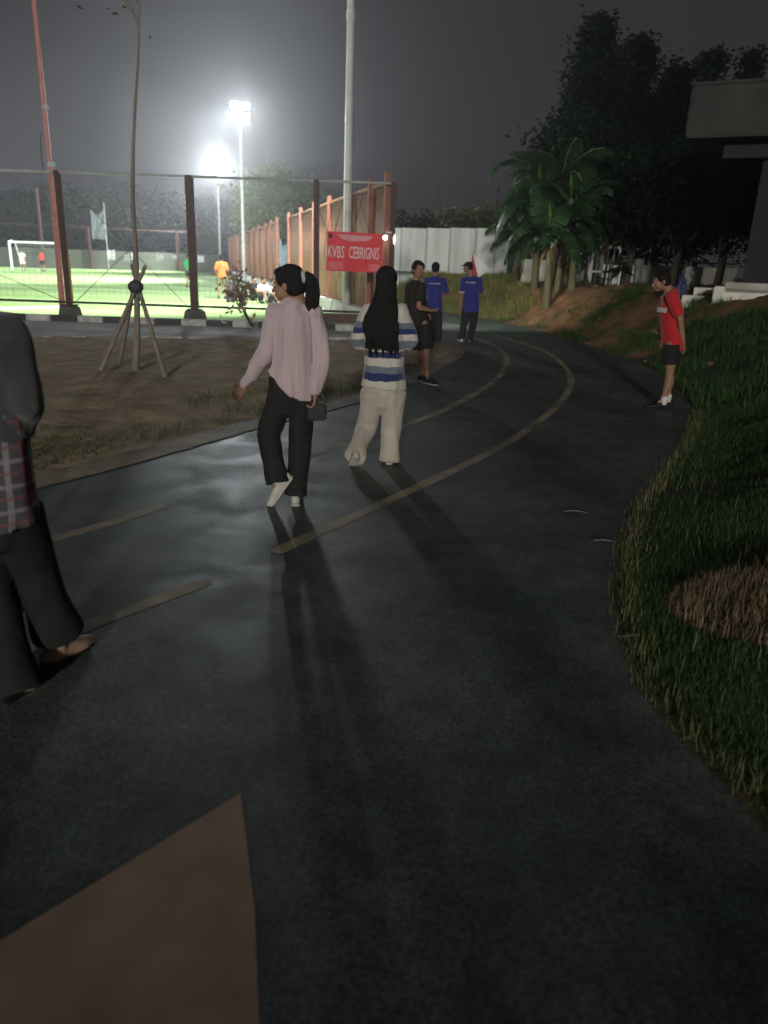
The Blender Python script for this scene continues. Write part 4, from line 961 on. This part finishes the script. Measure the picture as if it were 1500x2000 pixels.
def legs(e, name, J, cl, pl_, m, r=(.098, .078, .072, .085), upto=1.0, vox=.008, fold=(.006, 10, 3), w=1.0, rise=.10, s=1.0):
    pel = (J['hl']+J['hr'])/2; mb = MB()
    mb.tube([pel+V((0, 0, -.07)), pel+V((0, 0, .02)), pel+V((0, 0, rise))], [(.115*w, .085), (.150*w, .112), (.142*w, .105)], side=pl_, n=24)
    for a, b, c in (('hl', 'kl', 'al'), ('hr', 'kr', 'ar')):
        if upto >= 1: mb.tube([J[a], J[a].lerp(J[b], .5), J[b], J[b].lerp(J[c], .5), J[c]+(J[c]-J[b]).normalized()*.03], [r[0]*s, (r[0]+r[1])/2*s, r[1]*s, r[2]*s, r[3]*s], n=20, dome=False)
        else: mb.tube([J[a], J[a].lerp(J[b], .5), J[a].lerp(J[b], upto)], [r[0]*s, r[1]*s, r[2]*s], n=20, dome=False)
    return mb.fuse(name, m, e, vox=vox, smooth=4, fold=fold)
def cap_hair(e, P, f, u, r, s=1.0, extra=None, back=0.0, vox=.006, name='hair', m=None):
    mb = MB(); q = lambda p, rd: mb.ell(p, tuple(x*s for x in rd), f, u, 18, 12)
    q(P(0, -.026-back, .036), (.085, .096, .090)); q(P(0, -.050, -.010), (.077, .066, .080)); q(P(0, .018, .078), (.066, .064, .036))
    for k in (-1, 1): q(P(k*.062, -.004, .042), (.020, .052, .046))
    if extra: extra(mb)
    return mb.fuse(name, m or M_HAIR, e, vox=vox, smooth=2, fold=(.005, 40, 9))

# --- woman in the pink sweater
D = 4.88; B = V((-.62, D, 0)); L = lambda px, py, dy=0: at(px, py, D+dy)-B
J = dict(hl=L(548, 772), hr=L(592, 772), kl=L(524, 850, .05), kr=L(586, 868, .05), al=L(541, 935, -.08), ar=L(578, 958, 0),
         sl=L(541, 612, 0), sr=L(611, 610, .02), neck=L(584, 594, .01), head=L(562, 556, .03), el=L(517, 690, -.02), wl=L(478, 752, .06),
         er=L(628, 690, 0), wr=L(618, 764, -.05))
hf = V((-.93, .30, -.10)); cf = V((-.22, 1, 0)); pf = V((-.1, 1, 0))
e, P, f_, u_, r_, cl, pl_ = figure(B, 'person in a pale pink curved hem sweater and black flared trousers walking away', J, cf, pf, hf, s=.97, vox=.0048,
    hn={'wl': dict(d=(-.62, .25, -.75), n=(.3, .9, -.1), curl=.35), 'wr': dict(d=(-.1, -.1, -1), n=(-1, .1, 0), curl=1.1)}, feet={'al': (-.1, .1, -1)}, hs=1.0)
M_PINK_S = mat('pink_knit', (.52, .41, .43), .92, (.47, .37, .39), 3, sheen=.5, bump=.35, bscale=220)
top(e, 'sweater', J, cl, pl_, M_PINK_S, w=.84, dp=1.02, low=.0, vox=.007, sw=.84, fold=(.017, 13, 1.3), hemf=lambda v: -.02+max(0, -(v.x-.03))*.95)
legs(e, 'trousers', J, cl, pl_, mat('black_denim', (.012, .012, .013), .85, (.018, .018, .018), 6, bump=.3, bscale=150), r=(.086, .074, .071, .078), w=.98, vox=.007, rise=.14, fold=(.009, 11, 5))
def pony(mb):
    a = P(0, -.11, .045); dn = V((0, 0, -1)); bk = -f_
    mb.ell(a, (.024, .024, .026), f_, u_)
    mb.tube([a, a+bk*.045+V((0, 0, .0)), a+bk*.06+dn*.09, a+bk*.05+dn*.19, a+bk*.035+dn*.27], [(.016, .016), (.030, .026), (.038, .032), (.034, .026), (.012, .010)], side=cl)
    rr = random.Random(9)
    for k in range(22):
        x = rr.uniform(-.034, .034); z = rr.uniform(.02, .12); mb.tube([a+bk*.07+cl*x+dn*z, a+bk*(.085+rr.uniform(-.02, .02))+cl*x*1.2+dn*(z+.1), a+bk*.05+cl*x*1.3+dn*(z+.17+rr.uniform(0, .05))], [.010, .008, .003], n=6, sub=2)
cap_hair(e, P, f_, u_, r_, 1.0, pony)
MB().tube([P(.0, -.118, .030), P(0, -.118, .052)], [.030, .030], n=12).build('hair_clip', mat('hair_clip', (.4, .4, .4), .3), e)
M_SHW = mat('cream_shoe', (.50, .50, .42), .75, (.4, .4, .34), 9, bump=.2)
sh_ = V((-.36, .18, -.80)); shoe(e, J['al']+V((.0, 0, -.005)), (-.42, .10, -.62), M_SHW, up=(-.62, -.2, .75), s=.98)
shoe(e, V((J['ar'].x, J['ar'].y, .088)), (-.08, 1, 0), M_SHW, s=.97)
bag = empty('handbag', B+L(620, 775, -.06), 'small black bag held in the right hand of the pink sweater person', 'bag')
mb = MB().box((0, 0, -.095), (.12, .07, .12)); mb.build('bag_body', mat('black_leather', (.015, .015, .016), .6, bump=.3), bag, bevel=.012)
MB().tube([(-.045, 0, -.04), (-.03, 0, .02), (.03, 0, .02), (.045, 0, -.04)], [.007]*4, n=8).build('handle', M_WIRE, bag, smooth=True)

# --- woman in the striped sweater
D = 6.08; B = V((.03, D, 0)); L = lambda px, py, dy=0: at(px, py, D+dy)-B
J = dict(hl=L(731, 765), hr=L(768, 765), kl=L(716, 832, .12), kr=L(765, 835, .05), al=L(694, 888, -.15), ar=L(761, 893, 0),
         sl=L(722, 612, 0), sr=L(782, 612, 0), neck=L(754, 590, 0), head=L(755, 552, .02), el=L(700, 668, .02), wl=L(722, 668, .24),
         er=L(800, 665, .02), wr=L(780, 668, .24))
e, P, f_, u_, r_, cl, pl_ = figure(B, 'person with very long black hair in striped sweater and cream wide trousers', J, (0, 1, 0), (-.1, 1, 0), (.1, 1, -.1), s=.95, vox=.0055,
    hn={'wl': dict(d=(.8, .5, .1), n=(0, -1, .1), curl=.7), 'wr': dict(d=(-.8, .5, .1), n=(0, -1, .1), curl=.7)})
CR, NV, GB_ = (.50, .48, .42), (.02, .03, .11), (.14, .16, .20)
zs = lambda py: L(750, py).z
M_STR = striped('striped_knit', [(zs(760), CR), (zs(737), CR), (zs(737)+.001, NV), (zs(722), GB_), (zs(709), CR), (zs(693), NV), (zs(681), CR), (zs(676), GB_), (zs(660), CR), (zs(648), NV), (zs(636), GB_), (zs(624), CR), (zs(600), CR)])
top(e, 'sweater', J, cl, pl_, M_STR, w=1.02, dp=1.08, low=-.02, vox=.008, fold=(.012, 9, 2.2), sw=1.15, hemf=lambda v: .02)
legs(e, 'trousers', J, cl, pl_, mat('cream_trousers', (.46, .41, .34), .9, (.40, .36, .30), 5, bump=.3, bscale=120, sheen=.3), r=(.100, .082, .076, .086), w=1.02, vox=.008, rise=.10, fold=(.013, 9, 2.5))
def lng(mb):
    a = P(0, -.06, .02)
    mb.tube([a, a+V((0, -.03, -.12)), V((J['neck'].x-.02, J['neck'].y-.13, J['neck'].z-.06)), V((J['neck'].x-.04, J['neck'].y-.160, J['neck'].z-.17)), V((J['neck'].x-.04, J['neck'].y-.160, J['neck'].z-.27))],
            [(.075, .07), (.088, .06), (.115, .055), (.140, .045), (.11, .02)], side=(1, 0, 0), n=24)
    rr = random.Random(5)
    for k in range(80):
        x = rr.uniform(-.125, .115); z = J['neck'].z-.10-rr.uniform(0, .08); mb.tube([(J['neck'].x+x*.8, J['neck'].y-.17, z), (J['neck'].x+x-.02, J['neck'].y-.175+rr.uniform(-.02, .02), z-.12), (J['neck'].x+x-.02+rr.uniform(-.02, .02), J['neck'].y-.165, z-.17-rr.uniform(0, .07))], [.011, .009, .004], n=6, sub=2)
cap_hair(e, P, f_, u_, r_, 1.0, lng, vox=.0055)
M_SHP = mat('pale_shoe', (.42, .36, .30), .8); shoe(e, V((J['ar'].x, J['ar'].y, .086)), (.05, 1, 0), M_SHP, s=.95); shoe(e, J['al']+V((0, 0, .02)), (-.15, .75, -.62), M_SHP, up=(0, .6, .75), s=.95)

# --- man in black tee and shorts, face towards the camera
D = 10.66; B = V((.54, D, 0)); L = lambda px, py, dy=0: at(px, py, D+dy)-B
J = dict(hl=L(826, 634, -.06), hr=L(812, 634, .08), kl=L(832, 692, -.12), kr=L(824, 690, .06), al=L(834, 737, -.08), ar=L(826, 736, .1),
         sl=L(822, 562, -.12), sr=L(800, 562, .1), neck=L(812, 550, 0), head=L(817, 527, -.02), el=L(826, 602, -.18), wl=L(842, 607, -.05),
         er=L(797, 606, .02), wr=L(822, 612, -.02))
J['el'] = L(818, 600, -.22); J['wl'] = L(840, 606, -.12); J['er'] = L(800, 602, .1); J['wr'] = L(828, 612, .06)
cf = V((.80, -.55, 0))
e, P, f_, u_, r_, cl, pl_ = figure(B, 'person in black shirt and black shorts by the track edging, facing the camera', J, cf, (.8, -.5, 0), (.35, -1, -.05), s=.97, w=.95, vox=.007,
    hn={'wl': dict(n=(0, .3, 1), curl=.8), 'wr': dict(n=(0, -.3, -1), curl=.8)}, feet={'al': (.55, -.75, -.2), 'ar': (.7, -.6, -.2)})
M_BLK = mat('black_cotton', (.014, .013, .013), .9, (.02, .019, .018), 4, bump=.2)
top(e, 't_shirt', J, cl, pl_, M_BLK, long=False, w=1.05, low=.02, vox=.009, slen=.75)
legs(e, 'shorts', J, cl, pl_, M_BLK, r=(.11, .115, .12, .12), upto=.82, vox=.009)
cap_hair(e, P, f_, u_, r_, 1.0, vox=.008)
M_SHB = mat('black_shoe', (.015, .015, .016), .6)
for k, d in (('al', (.7, -.7, 0)), ('ar', (.85, -.45, 0))): shoe(e, V((J[k].x, J[k].y, .085)), d, M_SHB, L=.28)

# --- man in blue, seen from behind, arms folded
M_BLUE = mat('royal_blue_jersey', (.028, .035, .22), .8, (.022, .028, .18), 4, bump=.2, sheen=.2)
M_DPANT = mat('dark_trousers', (.02, .021, .024), .85, (.028, .028, .03), 5, bump=.2)
def backprint(e, J, cl, z, wd, y0=None):
    """small white lettering across the shoulders"""
    mb = MB(); c = (J['sl']+J['sr'])/2; r = random.Random(3); x = -wd/2; nrm = V((-cl.y, cl.x, 0))
    while x < wd/2:
        ww = r.uniform(.012, .022); hh = r.uniform(.014, .026); p = c + cl*x - nrm*.118 + V((0, 0, z)); mb.box(p, (ww, .012, hh), math.atan2(cl.y, cl.x)); x += ww+.008
    return mb.build('back_print', mat('print_white', (.6, .6, .65), .8), e)
D = 16.44; B = V((.96, D, 0)); L = lambda px, py, dy=0: at(px, py, D+dy)-B
J = dict(hl=L(840, 600), hr=L(855, 600), kl=L(840, 638, .02), kr=L(856, 636, .05), al=L(842, 664, 0), ar=L(855, 664, .04),
         sl=L(834, 548), sr=L(866, 548, .04), neck=L(850, 539), head=L(851, 524, .03), el=L(832, 573, .14), wl=L(852, 570, .30),
         er=L(872, 572, .16), wr=L(850, 575, .33))
e, P, f_, u_, r_, cl, pl_ = figure(B, 'person in royal blue jersey seen from behind with folded arms, no cap', J, (.1, 1, 0), (.05, 1, 0), (.2, 1, -.1), s=1.0, vox=.009, hn={'wl': dict(n=(0, -1, 0)), 'wr': dict(n=(0, -1, 0))})
top(e, 'jersey', J, cl, pl_, M_BLUE, long=False, w=1.08, low=.08, vox=.011, slen=.95); backprint(e, J, cl, -.06, .24)
legs(e, 'trousers', J, cl, pl_, M_DPANT, r=(.10, .082, .075, .078), vox=.011)
cap_hair(e, P, f_, u_, r_, 1.0, vox=.009)
for k in ('al', 'ar'): shoe(e, V((J[k].x, J[k].y, .085)), (.1, 1, 0), M_SHB)

# --- man in blue with cap and flag
D = 16.91; B = V((1.67, D, 0)); L = lambda px, py, dy=0: at(px, py, D+dy)-B
J = dict(hl=L(912, 600), hr=L(927, 600), kl=L(906, 632, .05), kr=L(924, 634, .12), al=L(901, 661, .02), ar=L(917, 662, .2),
         sl=L(906, 547, -.03), sr=L(936, 547, .05), neck=L(920, 540), head=L(914, 522, .02), el=L(902, 577, .0), wl=L(900, 606, .06),
         er=L(938, 576, .12), wr=L(932, 566, .36))
e, P, f_, u_, r_, cl, pl_ = figure(B, 'person in royal blue jersey and dark cap carrying a white and red flag', J, (.15, 1, 0), (-.05, 1, 0), (-.85, .5, -.08), s=1.0, vox=.009, hn={'wr': dict(d=(.1, .6, .3), n=(-1, 0, 0), curl=1.3)})
top(e, 'jersey', J, cl, pl_, M_BLUE, long=False, w=1.08, low=.10, vox=.011, slen=.85); backprint(e, J, cl, -.05, .22)
bn = MB(); p = J['sl'].lerp(J['el'], .8); bn.tube([J['sl'].lerp(J['el'], .74), J['sl'].lerp(J['el'], .82)], [.075, .075], n=14, sub=1, dome=False); bn.build('sleeve_band', mat('band_white', (.6, .6, .6), .8), e, smooth=True)
legs(e, 'trousers', J, cl, pl_, M_DPANT, r=(.10, .082, .075, .075), vox=.011)
cp_ = MB(); cp_.ell(P(0, -.016, .050), (.083, .102, .068), f_, u_).ell(P(0, .10, .045), (.055, .065, .012), f_, u_)
cp_.ell(P(0, -.05, .0), (.075, .06, .065), f_, u_); cp_.fuse('cap', mat('dark_cap', (.012, .012, .014), .8), e, vox=.008, smooth=1)
for k, d in (('al', (-.2, 1, 0)), ('ar', (.1, 1, 0))): shoe(e, V((J[k].x, J[k].y, .085)), d, M_SHW if k == 'al' else M_SHB)
fp = B+J['wr']
flg = empty('flag', fp, 'white flag with red strip on a thin stick, held by person in the cap', 'flag')
FL = lambda px, py, dy=.42: at(px, py, D+dy)-fp
MB().tube([FL(931, 575, .38), FL(921, 455, .44)], [.012, .008], n=8, sub=1).build('stick', M_POLE, flg)
def poly3(name, pts, m, th=.01, n=8):
    """soft triangular cloth between three corners, slightly waved"""
    a, b, c = pts; vs = []; fs = []; idx = {}
    for t in (0, 1):
        for i in range(n+1):
            for j in range(n+1-i):
                u, v = i/n, j/n; p = a*(1-u-v)+b*u+c*v; idx[t, i, j] = len(vs); vs.append(p+V((0, t*th+.04*math.sin(6*u+4*v), 0)))
    for t in (0, 1):
        for i in range(n):
            for j in range(n-i):
                fs.append((idx[t, i, j], idx[t, i+1, j], idx[t, i, j+1]))
                if j < n-i-1: fs.append((idx[t, i+1, j], idx[t, i+1, j+1], idx[t, i, j+1]))
    return link(name, npmesh(name, vs, fs, 3), m, flg)
poly3('flag_cloth', (FL(923, 491), FL(957, 526, .6), FL(934, 542)), mat('flag_white', (.9, .9, .9), .8, (.86, .86, .87), 3))
poly3('red_strip', (FL(923, 496, .36), FL(933, 540, .38), FL(916, 540, .36)), mat('flag_red', (.7, .12, .12), .8, trans=.3))

# --- man in red at the right edge of the track
D = 9.27; B = V((3.48, D, 0)); L = lambda px, py, dy=0: at(px, py, D+dy)-B
J = dict(hl=L(1313, 672, -.09), hr=L(1313, 672, .09), kl=L(1308, 728, -.08), kr=L(1308, 728, .1), al=L(1297, 780, -.07), ar=L(1304, 778, .11),
         sl=L(1312, 580, -.17), sr=L(1308, 580, .17), neck=L(1306, 568), head=L(1291, 549, 0), el=L(1328, 622, -.2), wl=L(1334, 668, -.14),
         er=L(1325, 622, .2), wr=L(1328, 655, .12))
J['er'] = L(1318, 622, .22); J['wr'] = L(1296, 640, .2)
e, P, f_, u_, r_, cl, pl_ = figure(B, 'person in red shirt, black shorts and white socks at the right track edge', J, (-1, .05, 0), (-1, 0, 0), (-1, .05, -.32), hu=(-.3, 0, 1), s=.98, w=.95, vox=.006,
    hn={'wl': dict(n=(-1, 0, 0), curl=.6), 'wr': dict(n=(0, 0, 1), curl=.6)}, feet={'al': (-1, 0, -.2), 'ar': (-1, 0, -.2)})
top(e, 't_shirt', J, cl, pl_, mat('red_jersey', (.50, .018, .022), .8, (.40, .014, .018), 4, bump=.2, sheen=.2), long=False, w=1.05, dp=1.08, low=.06, vox=.008, slen=.85)
c = (J['sl']+J['sr'])/2
st = MB(); a = c+V((-.125, 0, -.15)); 
for i in range(9):
    t = (i-4)/4; st.box(a+V((.045*t*t, t*.11, 0)), (.015, .028, .055), R(28)*t*-1 if t else 0)
st.build('chest_stripe', mat('stripe_white', (.6, .6, .58), .8), e)
legs(e, 'shorts', J, cl, pl_, M_BLK, r=(.105, .11, .112, .11), upto=.66, vox=.008)
cap_hair(e, P, f_, u_, r_, 1.0, vox=.006)
for k in ('al', 'ar'):
    A = V((J[k].x, J[k].y, .085)); MB().tube([A+V((0, 0, -.02)), A+V((.005, 0, .05))], [.042, .044], n=14).build('sock', mat('white_sock', (.6, .6, .58), .9), e, smooth=True); shoe(e, A, (-1, .0 if k == 'al' else .15, 0), M_SHB, L=.28, sole=M_SHB)

# --- person at the left edge, head outside the frame
D = 2.45; B = V((-1.40, D, 0)); L = lambda px, py, dy=0: at(px, py, D+dy)-B
J = dict(hl=L(-62, 1000, -.02), hr=L(24, 1000, 0), kl=L(-8, 1180, .08), kr=L(68, 1105, .12), al=L(28, 1335, -.02), ar=L(108, 1222, .22),
         sl=L(-100, 655, 0), sr=L(8, 655, .02), neck=L(-62, 622, 0), head=L(-92, 525, .03), el=L(-135, 780, 0), wl=L(-130, 900, .1),
         er=L(50, 790, -.02), wr=L(20, 850, .20))
e, P, f_, u_, r_, cl, pl_ = figure(B, 'person at the left edge in dark grey top over plaid shirt, mid stride', J, (.25, 1, 0), (.4, 1, 0), (.3, 1, 0), s=1.0, vox=.006, sk=M_SKINL,
    feet={'al': (.5, .8, -.3), 'ar': (.8, .5, -.1)})
zs = lambda py: L(0, py).z
M_CHAR = mat('charcoal_knit', (.035, .037, .038), .95, (.05, .052, .052), 5, bump=.4, bscale=160, sheen=.4)
def plaid():
    m = mat('plaid_cotton', (.05, .05, .055), .9, (.07, .07, .075), 4, bump=.15); n = m.node_tree; b = n.nodes['Principled BSDF']; t = n.nodes.new('ShaderNodeTexCoord'); s_ = n.nodes.new('ShaderNodeSeparateXYZ'); n.links.new(t.outputs['Object'], s_.inputs[0]); rp = n.nodes[m['rampname']]; last = rp.outputs[0]
    for ax, per, wd, cc, ph in (('X', .075, .18, (.30, .29, .30), 0), ('X', .075, .10, (.22, .07, .09), .5), ('Z', .085, .16, (.24, .23, .24), 0), ('Z', .085, .12, (.19, .06, .08), .45)):
        a = n.nodes.new('ShaderNodeMath'); a.operation = 'MULTIPLY_ADD'; a.inputs[1].default_value = 1/per; a.inputs[2].default_value = ph+20; n.links.new(s_.outputs[ax], a.inputs[0])
        f = n.nodes.new('ShaderNodeMath'); f.operation = 'FRACT'; n.links.new(a.outputs[0], f.inputs[0]); g = n.nodes.new('ShaderNodeMath'); g.operation = 'LESS_THAN'; g.inputs[1].default_value = wd; n.links.new(f.outputs[0], g.inputs[0])
        h = n.nodes.new('ShaderNodeMath'); h.operation = 'MULTIPLY'; h.inputs[1].default_value = .6; n.links.new(g.outputs[0], h.inputs[0])
        x = n.nodes.new('ShaderNodeMix'); x.data_type = 'RGBA'; n.links.new(h.outputs[0], x.inputs['Factor']); n.links.new(last, x.inputs['A']); x.inputs['B'].default_value = (*cc, 1); last = x.outputs['Result']
    n.links.new(last, b.inputs['Base Color']); return m
pel = (J['hl']+J['hr'])/2; sh = (J['sl']+J['sr'])/2
MB().tube([pel+V((0, 0, -.03)), pel+V((0, 0, .1)), pel.lerp(sh, .62)], [(.182, .14), (.170, .13), (.150, .112)], side=pl_, n=28, dome=False).fuse('plaid_shirt', plaid(), e, vox=.008, smooth=4, fold=(.016, 10, 2))
J2 = dict(J); top(e, 'dark_top', J, cl, pl_, M_CHAR, w=1.0, dp=1.02, low=-.30, cut=True, vox=.009, fold=(.016, 9, 3.5), sw=1.02)
legs(e, 'trousers', J, cl, pl_, mat('black_denim', (.012,)*3), r=(.10, .078, .078, .105), vox=.008, rise=.12)
cap_hair(e, P, f_, u_, r_, 1.0, vox=.008)
M_SHT = mat('tan_shoe', (.46, .31, .22), .7, (.38, .25, .17), 5)
shoe(e, V((J['al'].x, J['al'].y, .085)), (.3, .95, 0), M_SHB, sole=M_SHB); shoe(e, V((J['ar'].x, J['ar'].y, .10)), (.35, .93, -.05), M_SHT, sole=M_SHB, L=.24)

# --- small figures on the pitch
def player(px, py, D, lab, tm, lm, face, pose='stand', sk=M_SKIN, hgt=1.7):
    p = at(px, py, D); B = V((p.x, D, .02)); k = hgt/1.7; f = V((math.sin(R(face)), -math.cos(R(face)), 0)); l = V((-f.y, f.x, 0))
    q = lambda a, b, c: l*a*k + f*b*k + V((0, 0, c*k))
    if pose == 'stand':
        J = dict(hl=q(-.09, 0, .90), hr=q(.09, 0, .9), kl=q(-.11, .06, .49), kr=q(.12, .03, .49), al=q(-.12, -.05, .085), ar=q(.15, .02, .085), sl=q(-.17, 0, 1.37), sr=q(.17, 0, 1.37), neck=q(0, 0, 1.43), head=q(0, .02, 1.57), el=q(-.24, -.02, 1.1), wl=q(-.24, .12, .88), er=q(.25, 0, 1.1), wr=q(.22, .14, .9))
    else:
        J = dict(hl=q(-.1, 0, .14), hr=q(.1, 0, .14), kl=q(-.15, .34, .45), kr=q(.17, .36, .42), al=q(-.12, .6, .085), ar=q(.16, .62, .085), sl=q(-.17, .06, .62), sr=q(.17, .06, .62), neck=q(0, .08, .68), head=q(0, .11, .83), el=q(-.22, .22, .42), wl=q(-.12, .42, .46), er=q(.24, .22, .42), wr=q(.14, .44, .44))
    e, P, f_, u_, r_, cl, pl_ = figure(B, lab, J, (f.x, f.y, 0), (f.x, f.y, 0), (f.x, f.y, -.1), vox=.016, s=k, sk=sk)
    top(e, 'shirt', J, cl, pl_, tm, long=False, vox=.018, low=.08, slen=.9, fold=None); legs(e, 'shorts', J, cl, pl_, lm, r=(.1, .1, .1, .1), upto=.85, vox=.018, fold=None)
    cap_hair(e, P, f_, u_, r_, 1.0, vox=.014)
    for z in ('al', 'ar'): shoe(e, J[z].copy(), (f.x, f.y, 0), M_SHB)
    return e
M_GRN = mat('green_bib', (.02, .42, .10), .8); M_ORG = mat('orange_bib', (.85, .22, .06), .8); M_WHT = mat('white_kit', (.7, .62, .56), .8); M_REDK = mat('red_kit', (.55, .07, .06), .8); M_KHK = mat('khaki_shorts', (.20, .17, .08), .85)
player(369, 545, 42, 'small figure in a green bib standing on the pitch left of the brown post', M_GRN, M_BLK, 60)
player(434, 562, 31, 'figure in an orange bib and khaki shorts facing away on the pitch below the floodlight', M_ORG, M_KHK, 185)
player(46, 526, 64, 'tiny figure in pale kit in front of the left half of the goal', M_WHT, M_WHT, 10)
player(84, 525, 65, 'tiny figure in red kit in front of the right half of the goal', M_REDK, M_BLK, -10)
player(493, 565, 30.5, 'person in dark clothes seated at the pitch edge beside the dry sapling', M_DPANT, M_DPANT, 60, 'sit')
player(512, 570, 29, 'person in pale shirt seated at the foot of the orange wall', M_WHT, M_DPANT, 40, 'sit')
player(530, 578, 27.5, 'person in grey shirt seated nearest on the plinth side of the orange wall', mat('grey_kit', (.25, .27, .28), .8), M_BLK, 50, 'sit')
#ENDPEOPLE#
# ------------------------------------------------------------------ haze: humid night air that glows round the floodlights
hb = MB().box((0, 40, 24.0), (290, 210, 52)).build('haze', None); tag(hb, kind='stuff')
hm = bpy.data.materials.new('haze_air'); hm.use_nodes = True; n = hm.node_tree; n.nodes.clear()
o_ = n.nodes.new('ShaderNodeOutputMaterial'); vp = n.nodes.new('ShaderNodeVolumePrincipled'); vp.inputs['Color'].default_value = (.95, .97, 1, 1)
vp.inputs['Density'].default_value = .0019; vp.inputs['Anisotropy'].default_value = .82; n.links.new(vp.outputs[0], o_.inputs['Volume'])
hb.data.materials.clear(); hb.data.materials.append(hm)
